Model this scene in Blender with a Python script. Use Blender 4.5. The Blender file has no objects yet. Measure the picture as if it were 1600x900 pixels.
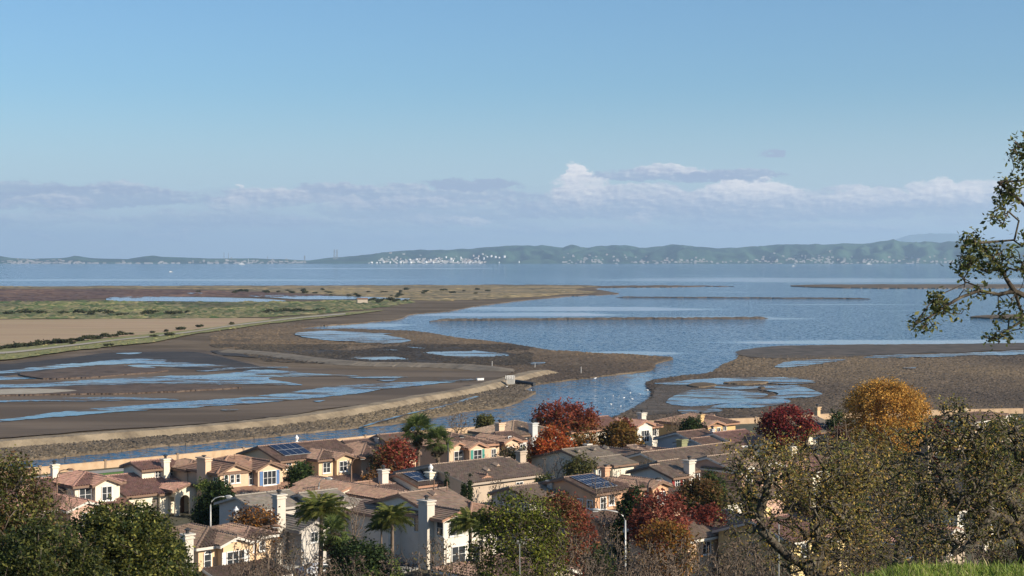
import bpy, math, random
import numpy as np
from mathutils import Vector, noise as mnoise
SC = bpy.context.scene
COL = SC.collection
rad = math.radians
# ------------------------------------------------------------------ camera
F, HZ, CAMZ = 2600.0, 406.0, 35.0      # focal length in photo pixels, horizon row, eye height
cam = bpy.data.objects.new('camera', bpy.data.cameras.new('camera'))
COL.objects.link(cam)
cam.location = (0, 0, CAMZ)
cam.rotation_euler = (rad(90), 0, 0)
cam.data.sensor_width = 36
cam.data.lens = 36 * F / 1600
cam.data.shift_y = (HZ - 450) / 1600
cam.data.clip_start = 0.2
cam.data.clip_end = 80000
SC.camera = cam
# ------------------------------------------------------------------ view, sun, sky
SC.view_settings.view_transform = 'Standard'
SC.view_settings.look = 'None'
SC.view_settings.gamma = 1
SC.view_settings.exposure = 0.52
SC.cycles.use_denoising = True
SC.cycles.max_bounces = 6
SC.cycles.transparent_max_bounces = 8
SC.cycles.volume_bounces = 1
SUN_EL = rad(25)
SX, SY = 0.875, -0.485                  # ground direction towards the sun
sun = bpy.data.objects.new('sun', bpy.data.lights.new('sun', 'SUN'))
COL.objects.link(sun)
sun.data.energy = 5.0
sun.data.angle = rad(0.5)
sun.data.color = (1.0, 0.88, 0.72)
sv = Vector((SX * math.cos(SUN_EL), SY * math.cos(SUN_EL), math.sin(SUN_EL))).normalized()
sun.rotation_euler = sv.to_track_quat('Z', 'Y').to_euler()
sun.location = (200, -100, 200)

W = bpy.data.worlds.new('World')
SC.world = W
W.use_nodes = True


class NT:
    """tiny node-tree writer"""
    def __init__(s, tree):
        s.t = tree
        tree.nodes.clear()

    def n(s, kind, **kw):
        nd = s.t.nodes.new(kind)
        ins = kw.pop('i', {})
        for k, v in kw.items():
            setattr(nd, k, v)
        for k, v in ins.items():
            s.put(nd.inputs[k], v)
        return nd

    def put(s, sock, v):
        if isinstance(v, bpy.types.NodeSocket):
            s.t.links.new(v, sock)
        elif isinstance(v, (tuple, list)) and len(v) == 3 and sock.type == 'RGBA':
            sock.default_value = (*v, 1)
        else:
            sock.default_value = v

    def m(s, op, a, b=0.0, c=0.0):
        nd = s.t.nodes.new('ShaderNodeMath')
        nd.operation = op
        for k, v in enumerate((a, b, c)):
            s.put(nd.inputs[k], v)
        return nd.outputs[0]

    def mix(s, f, a, b, mode='MIX'):
        nd = s.t.nodes.new('ShaderNodeMix')
        nd.data_type = 'RGBA'
        nd.blend_type = mode
        s.put(nd.inputs['Factor'], f)
        s.put(nd.inputs[6], a)
        s.put(nd.inputs[7], b)
        return nd.outputs[2]

    def step(s, v, lo, hi):
        nd = s.t.nodes.new('ShaderNodeMapRange')
        nd.interpolation_type = 'SMOOTHSTEP'
        for k, x in ((0, v), (1, lo), (2, hi), (3, 0.0), (4, 1.0)):
            s.put(nd.inputs[k], x)
        return nd.outputs[0]

    def noise(s, vec, scale, detail=4, rough=0.55, out='Fac'):
        return s.n('ShaderNodeTexNoise', i={'Vector': vec, 'Scale': scale, 'Detail': detail, 'Roughness': rough}).outputs[out]

    def mapv(s, vec, scale, loc=(0, 0, 0)):
        return s.n('ShaderNodeMapping', i={'Vector': vec, 'Scale': scale, 'Location': loc}).outputs[0]


def build_sky():
    g = NT(W.node_tree)
    sky = g.n('ShaderNodeTexSky', sky_type='NISHITA', sun_disc=False, sun_elevation=SUN_EL,
              sun_rotation=math.atan2(SX, SY), altitude=0, air_density=1.0, dust_density=0.6, ozone_density=2.5)
    tc = g.n('ShaderNodeTexCoord').outputs['Generated']
    xyz = g.n('ShaderNodeSeparateXYZ', i={0: tc})
    az = g.m('ARCTAN2', xyz.outputs[0], xyz.outputs[1])
    el = g.m('ARCSINE', xyz.outputs[2])
    col = g.mix(1.0, sky.outputs[0], SKY_TINT, 'MULTIPLY')
    # direction plane in milliradians: cloud detail
    v = g.n('ShaderNodeCombineXYZ', i={0: g.m('MULTIPLY', az, 100.0), 1: g.m('MULTIPLY', el, 100.0), 2: 0.0}).outputs[0]
    wn = g.noise(g.mapv(v, (0.55, 1.1, 1)), 1.0, 6, 0.62, 'Color')
    wsep = g.n('ShaderNodeSeparateXYZ', i={0: wn})
    wx = g.m('SUBTRACT', wsep.outputs[0], 0.5)
    wy = g.m('SUBTRACT', wsep.outputs[1], 0.5)
    az2 = g.m('ADD', az, g.m('MULTIPLY', wx, 0.035))
    el2 = g.m('ADD', el, g.m('MULTIPLY', wy, 0.013))
    fine = g.noise(g.mapv(v, (1.0, 2.2, 1)), 1.1, 7, 0.65)
    finesh = g.noise(g.mapv(v, (1.0, 2.2, 1), (-0.22, -0.25, 0)), 1.1, 7, 0.65)
    relief = g.m('SUBTRACT', fine, finesh)
    # pale haze veil low down, all round
    veil = g.step(el, 0.11, 0.0)
    col = g.mix(g.m('MULTIPLY', veil, 0.8), col, CL_VEIL)
    # general stratus bank all round the horizon
    bank_n = g.noise(g.mapv(v, (0.16, 0.75, 1)), 1.0, 6, 0.58)
    up = g.step(el2, 0.047, 0.036)
    lo = g.step(el2, 0.004, 0.022)
    cov = g.m('MULTIPLY', g.m('MULTIPLY', g.step(bank_n, 0.46, 0.62), up), lo)
    sh = g.step(g.m('ADD', g.m('MULTIPLY', relief, 1.2), g.m('MULTIPLY', g.m('SUBTRACT', bank_n, 0.5), 0.7)), -0.12, 0.28)
    col = g.mix(g.m('MULTIPLY', cov, 0.6), col, g.mix(sh, CL_GREY, CL_PALE))
    for (px, py, rx, ry, lit, op) in CLOUDS:
        a0, e0 = math.atan((px - 800) / F), math.atan((HZ - py) / F)
        ra, re = rx / F, ry / F
        dx = g.m('DIVIDE', g.m('SUBTRACT', az2, a0), ra)
        dy = g.m('DIVIDE', g.m('SUBTRACT', el2, e0), re)
        dyb = g.m('MAXIMUM', dy, g.m('MULTIPLY', dy, -1.5))
        d = g.m('SQRT', g.m('ADD', g.m('MULTIPLY', dx, dx), g.m('MULTIPLY', dyb, dyb)))
        d = g.m('ADD', d, g.m('MULTIPLY', g.m('SUBTRACT', fine, 0.5), 0.9))
        mask = g.step(d, 1.05, 0.80)
        t = g.m('ADD', g.m('ADD', g.m('MULTIPLY', dy, 0.45), g.m('MULTIPLY', dx, 0.10)), g.m('MULTIPLY', relief, 1.9))
        t = g.step(g.m('ADD', t, lit), -0.5, 0.95)
        cc = g.mix(t, CL_GREY, CL_WHITE)
        col = g.mix(g.m('MULTIPLY', mask, op), col, cc)
    bg = g.n('ShaderNodeBackground', i={'Color': col, 'Strength': SKY_STR})
    out = g.n('ShaderNodeOutputWorld', i={'Surface': bg.outputs[0]})


SKY_STR = 0.088
SKY_TINT = (0.64, 0.86, 1.02)
CL_VEIL = (5.2, 6.0, 6.8)
CL_GREY = (3.1, 3.7, 4.9)
CL_PALE = (4.3, 4.8, 5.9)
CL_WHITE = (8.2, 7.8, 7.6)
# photo position, half sizes (pixels), brightness bias, opacity
CLOUDS = [
    (130, 314, 210, 20, -0.45, 0.8), (20, 300, 120, 14, -0.6, 0.7), (200, 300, 60, 12, -0.3, 0.7), (70, 322, 80, 14, -0.1, 0.6), (300, 345, 120, 16, -0.35, 0.45),
    (600, 307, 270, 17, -0.4, 0.8), (520, 297, 70, 10, -0.3, 0.7), (640, 318, 90, 14, -0.05, 0.55), (420, 312, 90, 20, -0.05, 0.7), (740, 290, 80, 12, -0.75, 0.9),
    (680, 330, 200, 24, -0.35, 0.6), (700, 345, 60, 12, 0.0, 0.5), (560, 350, 180, 12, -0.25, 0.35),
    (960, 325, 180, 26, -0.35, 0.6), (1300, 325, 300, 30, -0.35, 0.65),
    (895, 305, 34, 26, 0.35, 0.95), (940, 306, 60, 17, 0.30, 0.9), (1000, 306, 90, 20, -0.05, 0.8),
    (901, 270, 24, 17, 0.55, 1.0), (895, 285, 18, 20, 0.35, 0.8),
    (1040, 313, 150, 18, -0.2, 0.75), (1165, 298, 75, 18, 0.38, 0.95), (1215, 305, 50, 16, 0.30, 0.85), (1140, 320, 130, 16, -0.1, 0.7),
    (1030, 276, 140, 12, -0.35, 0.85), (1040, 268, 55, 12, 0.10, 0.85), (1150, 276, 90, 10, -0.5, 0.85),
    (1350, 308, 70, 14, 0.05, 0.7), (1470, 300, 60, 18, 0.2, 0.8), (1530, 305, 80, 20, 0.15, 0.8), (1420, 322, 160, 16, -0.25, 0.6),
    (1080, 328, 280, 30, -0.1, 0.6), (905, 300, 48, 30, 0.3, 0.8), (1175, 300, 70, 22, 0.4, 0.8), (1330, 318, 90, 18, 0.15, 0.6), (1480, 312, 90, 24, 0.25, 0.75),
    (250, 368, 60, 7, 0.05, 0.5), (170, 386, 50, 5, 0.0, 0.45), (740, 347, 34, 8, 0.3, 0.6), (60, 372, 45, 6, 0.0, 0.4), (1000, 343, 34, 9, 0.25, 0.55), (370, 322, 40, 16, 0.15, 0.55), (540, 318, 40, 14, 0.1, 0.45),
    (640, 372, 150, 9, -0.1, 0.35), (900, 362, 160, 10, -0.1, 0.35), (1250, 358, 200, 10, -0.1, 0.4), (80, 345, 130, 10, -0.3, 0.4),
    (1205, 240, 22, 6, -0.9, 0.9), (375, 293, 8, 7, 0.5, 0.8),
    (1850, 315, 250, 30, -0.1, 0.7), (2500, 300, 400, 30, -0.1, 0.7), (-400, 315, 300, 26, -0.4, 0.7), (-1300, 310, 500, 26, -0.3, 0.7),
]
build_sky()


# ------------------------------------------------------------------ helpers
def at(px, py, z=0.0):
    Y = F * (CAMZ - z) / (py - HZ)
    return Vector(((px - 800) * Y / F, Y, z))


def atd(px, py, Y):
    return Vector(((px - 800) * Y / F, Y, CAMZ - (py - HZ) * Y / F))


def tag(o, label=None, cat=None, group=None, kind=None):
    if label: o['label'] = label
    if cat: o['category'] = cat
    if group: o['group'] = group
    if kind: o['kind'] = kind
    return o


def empty(name, loc, rz=0.0):
    o = bpy.data.objects.new(name, None)
    COL.objects.link(o)
    o.location = loc
    o.rotation_euler = (0, 0, rz)
    o.empty_display_size = 0.5
    return o


def link(name, me, mats=(), parent=None):
    o = bpy.data.objects.new(name, me)
    for m in (mats if isinstance(mats, (list, tuple)) else [mats]):
        if m and me.name not in LINKED: me.materials.append(m)
    LINKED.add(me.name)
    COL.objects.link(o)
    if parent: o.parent = parent
    return o


LINKED = set()


def copy_tree(o, parent=None):
    c = o.copy()
    COL.objects.link(c)
    if parent: c.parent = parent
    for ch in list(o.children): copy_tree(ch, c)
    return c


def mesh_np(name, V, Fa, mats, parent=None, col=None, smooth=False):
    """mesh object out of numpy arrays; all faces have the same number of corners"""
    V = np.asarray(V, dtype=np.float32).reshape(-1, 3)
    Fa = np.asarray(Fa, dtype=np.int32)
    me = bpy.data.meshes.new(name)
    nf, k = Fa.shape
    me.vertices.add(len(V))
    me.vertices.foreach_set('co', V.ravel())
    me.loops.add(nf * k)
    me.loops.foreach_set('vertex_index', Fa.ravel())
    me.polygons.add(nf)
    me.polygons.foreach_set('loop_start', np.arange(0, nf * k, k, dtype=np.int32))
    me.polygons.foreach_set('loop_total', np.full(nf, k, dtype=np.int32))
    if smooth: me.polygons.foreach_set('use_smooth', np.ones(nf, dtype=bool))
    if col is not None:
        ca = me.color_attributes.new('Col', 'FLOAT_COLOR', 'POINT')
        c4 = np.ones((len(V), 4), dtype=np.float32)
        c4[:, :3] = col
        ca.data.foreach_set('color', c4.ravel())
    me.update()
    me.validate()
    return link(name, me, mats, parent)


class MB:
    """collects boxes, prisms and tubes into one mesh"""
    def __init__(s):
        s.v, s.f = [], []

    def add(s, vs, fs):
        b = len(s.v)
        s.v += [tuple(p) for p in vs]
        s.f += [[b + i for i in f] for f in fs]

    def box(s, x0, x1, y0, y1, z0, z1):
        s.add([(x0, y0, z0), (x1, y0, z0), (x1, y1, z0), (x0, y1, z0), (x0, y0, z1), (x1, y0, z1), (x1, y1, z1), (x0, y1, z1)],
              [(0, 3, 2, 1), (4, 5, 6, 7), (0, 1, 5, 4), (1, 2, 6, 5), (2, 3, 7, 6), (3, 0, 4, 7)])

    def frus(s, c, wx, wy, z0, z1, tx, ty):
        x, y = c
        s.add([(x - wx, y - wy, z0), (x + wx, y - wy, z0), (x + wx, y + wy, z0), (x - wx, y + wy, z0),
               (x - tx, y - ty, z1), (x + tx, y - ty, z1), (x + tx, y + ty, z1), (x - tx, y + ty, z1)],
              [(0, 3, 2, 1), (4, 5, 6, 7), (0, 1, 5, 4), (1, 2, 6, 5), (2, 3, 7, 6), (3, 0, 4, 7)])

    def prism(s, poly, d):
        """polygon (3D points) pushed along d"""
        n = len(poly)
        d = Vector(d)
        vs = [Vector(p) for p in poly] + [Vector(p) + d for p in poly]
        s.add(vs, [list(range(n - 1, -1, -1)), list(range(n, 2 * n))] + [[i, (i + 1) % n, n + (i + 1) % n, n + i] for i in range(n)])

    def tube(s, pts, rs, n=8, caps=True):
        pts = [Vector(p) for p in pts]
        if not isinstance(rs, (list, tuple)): rs = [rs] * len(pts)
        b = len(s.v)
        for i, p in enumerate(pts):
            d = (pts[min(i + 1, len(pts) - 1)] - pts[max(i - 1, 0)]).normalized()
            a = d.orthogonal().normalized() if abs(d.z) < .9 else d.cross(Vector((0, 1, 0))).normalized()
            c = d.cross(a)
            for k in range(n):
                t = 2 * math.pi * k / n
                s.v.append(tuple(p + (a * math.cos(t) + c * math.sin(t)) * rs[i]))
        for i in range(len(pts) - 1):
            for k in range(n):
                k2 = (k + 1) % n
                s.f.append([b + i * n + k, b + i * n + k2, b + (i + 1) * n + k2, b + (i + 1) * n + k])
        if caps:
            s.f.append([b + k for k in range(n)][::-1])
            s.f.append([b + (len(pts) - 1) * n + k for k in range(n)])

    def build(s, name, mat, parent=None, smooth=False):
        me = bpy.data.meshes.new(name)
        me.from_pydata(s.v, [], s.f)
        if smooth: me.polygons.foreach_set('use_smooth', np.ones(len(me.polygons), dtype=bool))
        me.update()
        return link(name, me, mat, parent)


# ------------------------------------------------------------------ materials
def pmat(name, cols, scale=1.0, rough=0.85, bump=0.0, bscale=None, detail=5, stretch=(1, 1, 1), attr=False, spec=0.3, trans=0.0, cols2=None, scale2=0.05, metallic=0.0):
    m = bpy.data.materials.new(name)
    m.use_nodes = True
    g = NT(m.node_tree)
    pos = g.n('ShaderNodeNewGeometry').outputs['Position']
    nz = g.noise(g.mapv(pos, stretch), scale, detail, 0.6)
    rp = g.n('ShaderNodeValToRGB', i={0: nz})
    n = len(cols)
    el = rp.color_ramp.elements
    while len(el) < n: el.new(0.5)
    for k, c in enumerate(cols):
        el[k].position = 0.5 if n == 1 else 0.3 + 0.4 * k / (n - 1)
        el[k].color = (*c, 1)
    col = rp.outputs[0]
    if cols2:
        f2 = g.step(g.noise(g.mapv(pos, stretch), scale2, 4, 0.6), 0.42, 0.6)
        col = g.mix(f2, col, cols2, 'MIX')
    if attr:
        a = g.n('ShaderNodeAttribute', attribute_name='Col').outputs['Color']
        col = g.mix(1.0, a, col, 'MULTIPLY')
    bs = g.n('ShaderNodeBsdfPrincipled', i={'Base Color': col, 'Roughness': rough, 'Specular IOR Level': spec, 'Metallic': metallic})
    if bump:
        bn = g.noise(g.mapv(pos, stretch), bscale or scale * 4, 4, 0.6)
        g.put(bs.inputs['Normal'], g.n('ShaderNodeBump', i={'Strength': 1.0, 'Distance': bump, 'Height': bn}).outputs[0])
    sh = bs.outputs[0]
    if trans:
        tr = g.n('ShaderNodeBsdfTranslucent', i={'Color': col})
        sh = g.n('ShaderNodeMixShader', i={0: trans, 1: sh, 2: tr.outputs[0]}).outputs[0]
    g.n('ShaderNodeOutputMaterial', i={'Surface': sh})
    return m


def stucco(name, c):
    d = tuple(x * 0.9 for x in c)
    l = tuple(min(x * 1.05, .85) for x in c)
    return pmat(name, [d, c, l], scale=0.9, rough=0.9, bump=0.01, bscale=14)


def water_mat(name, base, k, calm_lo, calm_hi, calm_sc, kcalm=0.015, rip=1.3, rough=0.06, mud=None, lanes=()):
    """open water: wind ripples tilt the surface, calm lanes lie flat"""
    m = bpy.data.materials.new(name)
    m.use_nodes = True
    g = NT(m.node_tree)
    pos = g.n('ShaderNodeNewGeometry').outputs['Position']
    nz = g.noise(g.mapv(pos, (0.55, 1, 1)), rip, 3, 0.6, 'Color')
    big = g.noise(g.mapv(pos, (0.02, 0.07, 1)), 1.0, 4, 0.6)
    calm = g.step(g.noise(g.mapv(pos, calm_sc), 1.0, 5, 0.55), calm_lo, calm_hi)
    if lanes:   # sheltered lanes where the wind does not reach
        sp = g.n('ShaderNodeSeparateXYZ', i={0: pos})
        wn = g.n('ShaderNodeSeparateXYZ', i={0: g.noise(g.mapv(pos, (0.004, 0.02, 1)), 1.0, 6, 0.62, 'Color')})
        for (x0, x1, y0, y1, st) in lanes:
            Ya, Yb = F * CAMZ / (y1 - HZ), F * CAMZ / (y0 - HZ)
            Yc, hy = (Ya + Yb) / 2, (Yb - Ya) / 2
            Xa, Xb = (x0 - 800) * Yc / F, (x1 - 800) * Yc / F
            Xc, hx = (Xa + Xb) / 2, (Xb - Xa) / 2
            dx = g.m('ADD', g.m('DIVIDE', g.m('SUBTRACT', sp.outputs[0], Xc), hx), g.m('MULTIPLY', g.m('SUBTRACT', wn.outputs[0], .5), 1.2))
            dy = g.m('ADD', g.m('DIVIDE', g.m('SUBTRACT', sp.outputs[1], Yc), hy), g.m('MULTIPLY', g.m('SUBTRACT', wn.outputs[1], .5), 3.0))
            d = g.m('SQRT', g.m('ADD', g.m('MULTIPLY', dx, dx), g.m('MULTIPLY', dy, dy)))
            calm = g.m('MAXIMUM', calm, g.m('MULTIPLY', g.step(d, 1.1, .75), st))
    kk = g.m('ADD', g.m('MULTIPLY', g.m('SUBTRACT', 1.0, calm), k), kcalm)
    kk = g.m('MULTIPLY', kk, g.m('ADD', 0.6, g.m('MULTIPLY', big, 0.8)))
    v = g.n('ShaderNodeVectorMath', operation='SUBTRACT', i={0: nz, 1: (0.5, 0.5, 0.5)}).outputs[0]
    v = g.n('ShaderNodeVectorMath', operation='MULTIPLY', i={0: v, 1: (1, 1, 0)}).outputs[0]
    v = g.n('ShaderNodeVectorMath', operation='SCALE', i={0: v, 'Scale': kk}).outputs[0]
    v = g.n('ShaderNodeVectorMath', operation='ADD', i={0: v, 1: (0, 0, 1)}).outputs[0]
    v = g.n('ShaderNodeVectorMath', operation='NORMALIZE', i={0: v}).outputs[0]
    bs = g.n('ShaderNodeBsdfPrincipled', i={'Base Color': base, 'Roughness': rough, 'IOR': 1.24, 'Normal': v})
    sh = bs.outputs[0]
    if mud:     # shallow film: streaks of bare mud break the surface
        f = g.step(g.noise(g.mapv(pos, (0.05, 0.16, 1)), 1.0, 7, 0.68), 0.515, 0.56)
        md = g.n('ShaderNodeBsdfPrincipled', i={'Base Color': mud, 'Roughness': 0.7, 'Specular IOR Level': 0.2})
        sh = g.n('ShaderNodeMixShader', i={0: f, 1: sh, 2: md.outputs[0]}).outputs[0]
    g.n('ShaderNodeOutputMaterial', i={'Surface': sh})
    return m


M = {}
M['water'] = water_mat('bay_water', (0.026, 0.085, 0.155), 2.2, 0.60, 0.72, (0.0016, 0.012, 1), lanes=[(640, 1150, 479, 487, .97), (640, 1000, 488, 494, .99), (850, 1900, 434, 442, .96), (1110, 1900, 531, 538, .98), (400, 800, 418.5, 420.5, .9), (860, 1090, 549, 556, .97), (1000, 1290, 494, 500, .9), (470, 640, 505, 512, .95), (980, 1060, 580, 640, .85), (-300, 700, 436, 439, .88)])
M['pond'] = water_mat('pond_water', (0.02, 0.07, 0.14), 0.55, 0.40, 0.6, (0.02, 0.05, 1), kcalm=0.05)
M['shallow'] = water_mat('shallow_water', (0.02, 0.07, 0.14), 0.55, 0.40, 0.6, (0.02, 0.05, 1), kcalm=0.05, mud=(0.11, 0.085, 0.062))
M['marsh'] = pmat('marsh_plants', [(0.095, 0.07, 0.048), (0.155, 0.118, 0.08), (0.21, 0.16, 0.11)], 0.16, 0.95, 0.10, 1.2, 7, (0.6, 1.3, 1), spec=0.1, cols2=(0.10, 0.075, 0.05), scale2=0.02)
M['mud'] = pmat('wet_mud', [(0.09, 0.068, 0.05), (0.145, 0.112, 0.083), (0.18, 0.14, 0.105)], 0.03, 0.9, 0.02, 0.5, 6, (0.35, 1.8, 1), spec=0.08, cols2=(0.10, 0.078, 0.06), scale2=0.02)
M['mud_dark'] = pmat('dark_mud', [(0.022, 0.019, 0.016), (0.042, 0.034, 0.027), (0.07, 0.054, 0.042)], 0.08, 0.75, 0.1, 0.6, 6, (0.6, 1.4, 1))
M['mud_speckle'] = pmat('speckled_mud', [(0.03, 0.028, 0.026), (0.10, 0.085, 0.07), (0.17, 0.14, 0.115)], 0.25, 0.8, 0.1, 0.8, 5, (0.5, 1.5, 1), spec=0.12)
M['islet'] = pmat('islet_plants', [(0.05, 0.035, 0.026), (0.095, 0.066, 0.05), (0.13, 0.095, 0.07)], 0.2, 0.95, 0.3, 0.8, 6)
M['dry'] = pmat('dry_grassland', [(0.19, 0.13, 0.07), (0.32, 0.23, 0.12), (0.26, 0.21, 0.10)], 0.02, 0.95, 0.3, 0.4, 6, (0.4, 1.6, 1), cols2=(0.13, 0.11, 0.06), scale2=0.012)
M['purple'] = pmat('pickleweed', [(0.075, 0.042, 0.036), (0.115, 0.068, 0.055), (0.15, 0.095, 0.07)], 0.015, 0.95, 0.3, 0.4, 6, (0.3, 1.8, 1))
M['green'] = pmat('green_marsh', [(0.04, 0.065, 0.02), (0.12, 0.145, 0.05), (0.27, 0.225, 0.11)], 0.022, 0.95, 0.5, 0.3, 8, (0.3, 1.0, 1), cols2=(0.075, 0.12, 0.032), scale2=0.011)
M['field'] = pmat('tan_field', [(0.27, 0.185, 0.105), (0.38, 0.265, 0.16), (0.30, 0.235, 0.12)], 0.02, 0.95, 0.05, 0.4, 5, (0.25, 2.0, 1))
M['verge'] = pmat('verge_grass', [(0.12, 0.14, 0.04), (0.21, 0.20, 0.075), (0.26, 0.22, 0.10)], 0.06, 0.95, 0.2, 0.5, 6)
M['path'] = pmat('gravel_path', [(0.30, 0.26, 0.20), (0.37, 0.33, 0.26)], 0.3, 0.95, 0.02, 2.0)
M['levee'] = pmat('levee_gravel', [(0.13, 0.10, 0.068), (0.235, 0.185, 0.122), (0.31, 0.245, 0.165)], 0.25, 0.95, 0.15, 1.2, 6)
M['track'] = pmat('earth_track', [(0.12, 0.10, 0.075), (0.22, 0.185, 0.14)], 0.2, 0.95, 0.1, 1.0)
M['rock'] = pmat('dark_rock', [(0.04, 0.035, 0.03), (0.09, 0.075, 0.06), (0.14, 0.11, 0.085)], 0.5, 0.9, 0.2, 1.5)
M['soil'] = pmat('garden_soil', [(0.05, 0.05, 0.03), (0.085, 0.08, 0.05), (0.12, 0.10, 0.07)], 0.35, 0.95, 0.1, 1.2)
M['lawn'] = pmat('lawn', [(0.08, 0.16, 0.03), (0.11, 0.21, 0.04)], 0.6, 0.95, 0.04, 6)
M['asphalt'] = pmat('asphalt', [(0.045, 0.045, 0.047), (0.065, 0.063, 0.06)], 0.5, 0.9, 0.005, 12)
M['concrete'] = pmat('concrete', [(0.26, 0.25, 0.23), (0.34, 0.33, 0.30)], 0.5, 0.9, 0.01, 6)
M['paint_white'] = pmat('white_paint', [(0.70, 0.69, 0.66), (0.76, 0.75, 0.72)], 1.5, 0.6)
M['tan_wall'] = pmat('tan_block_wall', [(0.40, 0.27, 0.165), (0.48, 0.335, 0.21), (0.52, 0.37, 0.24)], 0.8, 0.92, 0.02, 5)
M['pillar'] = pmat('wall_pillar', [(0.22, 0.16, 0.11), (0.28, 0.20, 0.14)], 1.2, 0.92)  # darker than the wall: the pillars' shadow is put into their colour
M['hill'] = None
M['slope'] = pmat('hillside_grass', [(0.06, 0.075, 0.02), (0.11, 0.11, 0.035), (0.14, 0.12, 0.06)], 0.5, 0.95, 0.1, 3)
M['leaf'] = pmat('leaf', [(0.9, 0.9, 0.9), (1.25, 1.25, 1.25)], 2.0, 0.6, attr=True, trans=0.45, spec=0.3)
M['leafd'] = pmat('leaf_far', [(0.9, 0.9, 0.9), (1.25, 1.25, 1.25)], 0.7, 0.7, attr=True, trans=0.36, spec=0.15)
M['bark'] = pmat('bark', [(0.05, 0.038, 0.028), (0.11, 0.088, 0.068), (0.16, 0.135, 0.11)], 3.0, 0.95, 0.02, 12)
M['oakbark'] = pmat('oak_bark', [(0.03, 0.024, 0.018), (0.07, 0.056, 0.041), (0.19, 0.17, 0.125)], 6.0, 0.95, 0.04, 14)
M['palebark'] = pmat('pale_bark', [(0.12, 0.088, 0.062), (0.205, 0.155, 0.115)], 2.0, 0.95)
M['tile'] = pmat('clay_tile', [(0.72, 0.72, 0.72), (1.0, 1.0, 1.0), (1.18, 1.15, 1.12)], 1.6, 0.85, attr=True)
M['glass'] = pmat('window_glass', [(0.02, 0.025, 0.03), (0.05, 0.055, 0.06)], 0.6, 0.08, spec=0.6)
M['solar'] = pmat('solar_cell', [(0.008, 0.010, 0.022), (0.014, 0.017, 0.035)], 1.0, 0.12, spec=0.6)
M['alu'] = pmat('aluminium', [(0.45, 0.46, 0.47), (0.55, 0.56, 0.57)], 2, 0.4, metallic=0.6)
M['lampmetal'] = pmat('lamp_metal', [(0.38, 0.38, 0.36), (0.46, 0.46, 0.44)], 3, 0.45, metallic=0.3)
M['darkmetal'] = pmat('dark_metal', [(0.03, 0.03, 0.032), (0.06, 0.06, 0.06)], 3, 0.5)
M['browntrim'] = pmat('brown_trim', [(0.17, 0.10, 0.065), (0.22, 0.135, 0.09)], 2, 0.8)
M['grass'] = pmat('grass_blade', [(0.8, 0.8, 0.8), (1.1, 1.1, 1.1)], 2, 0.6, attr=True, trans=0.3)
M['tuft'] = pmat('marsh_tuft', [(0.8, 0.8, 0.8), (1.15, 1.15, 1.15)], 0.8, 0.95, attr=True)
rng = np.random.default_rng(7)
# ------------------------------------------------------------------ outlines
def n1(t, seed):
    return mnoise.noise(Vector((t, seed * 7.31, 0.5)))


def outline(pts, amp=1.0, step=3.0, seed=1, closed=True, vy=0.35):
    """smooth photo-space polyline with an uneven natural edge"""
    P = [np.array(p, float) for p in pts]
    n = len(P)
    out = []
    for i in range(n if closed else n - 1):
        p1, p2 = P[i], P[(i + 1) % n]
        p0 = P[i - 1] if (closed or i > 0) else p1
        p3 = P[(i + 2) % n] if (closed or i + 2 < n) else p2
        L = np.hypot(*(p2 - p1))
        k = max(1, int(L / step))
        t1, t2 = (p2 - p0) * 0.5, (p3 - p1) * 0.5
        for t1_ in (t1, t2):
            q = np.hypot(*t1_)
            if q > L: t1_ *= L / q
        for j in range(k):
            t = j / k
            h = (2*t**3 - 3*t**2 + 1)*p1 + (t**3 - 2*t**2 + t)*t1 + (-2*t**3 + 3*t**2)*p2 + (t**3 - t**2)*t2
            out.append(h)
    if not closed: out.append(P[-1])
    res = []
    s = 0
    for i, p in enumerate(out):
        s += step
        a = amp * (n1(s * 0.02, seed) * 1.2 + n1(s * 0.07, seed + 3) * 0.8 + n1(s * 0.25, seed + 5) * 0.45)
        b = amp * (n1(s * 0.03, seed + 9) + n1(s * 0.11, seed + 11) * 0.8 + n1(s * 0.3, seed + 12) * 0.4)
        res.append((p[0] + 2.2 * b, p[1] + a * vy * 2))
    return res


LANDPX = {}


def sheet(name, pts, z, mat, amp=1.0, step=3.0, seed=1, bank=None, raw=False, key=None):
    px = pts if raw else outline(pts, amp, step, seed)
    if key: LANDPX[key] = np.array(px)
    top = [at(x, max(y, HZ + 3), z) for x, y in px]
    n = len(top)
    vs = [tuple(p) for p in top]
    fs = [list(range(n))]
    if bank is not None:
        c = sum(top, Vector()) / n
        ar = sum(top[i].x * top[(i + 1) % n].y - top[(i + 1) % n].x * top[i].y for i in range(n))
        for i, p in enumerate(top):
            d = top[(i + 1) % n] - top[i - 1]
            o_ = Vector((d.y, -d.x, 0))
            if o_.length > 0: o_.normalize()
            if ar < 0: o_ = -o_
            vs.append((p.x + o_.x * .25, p.y + o_.y * .25, bank))
        fs += [[i, n + i, n + (i + 1) % n, (i + 1) % n] for i in range(n)]
    me = bpy.data.meshes.new(name)
    me.from_pydata(vs, [], fs)
    # keep top facing up
    me.update()
    if me.polygons[0].normal.z < 0: me.flip_normals()
    o = link(name, me, mat)
    o['kind'] = 'structure'
    return o


def inside(px, poly):
    x, y = px[:, 0], px[:, 1]
    c = np.zeros(len(px), bool)
    j = len(poly) - 1
    for i in range(len(poly)):
        xi, yi = poly[i]
        xj, yj = poly[j]
        if yi != yj:
            c ^= ((yi > y) != (yj > y)) & (x < (xj - xi) * (y - yi) / (yj - yi) + xi)
        j = i
    return c


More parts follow.
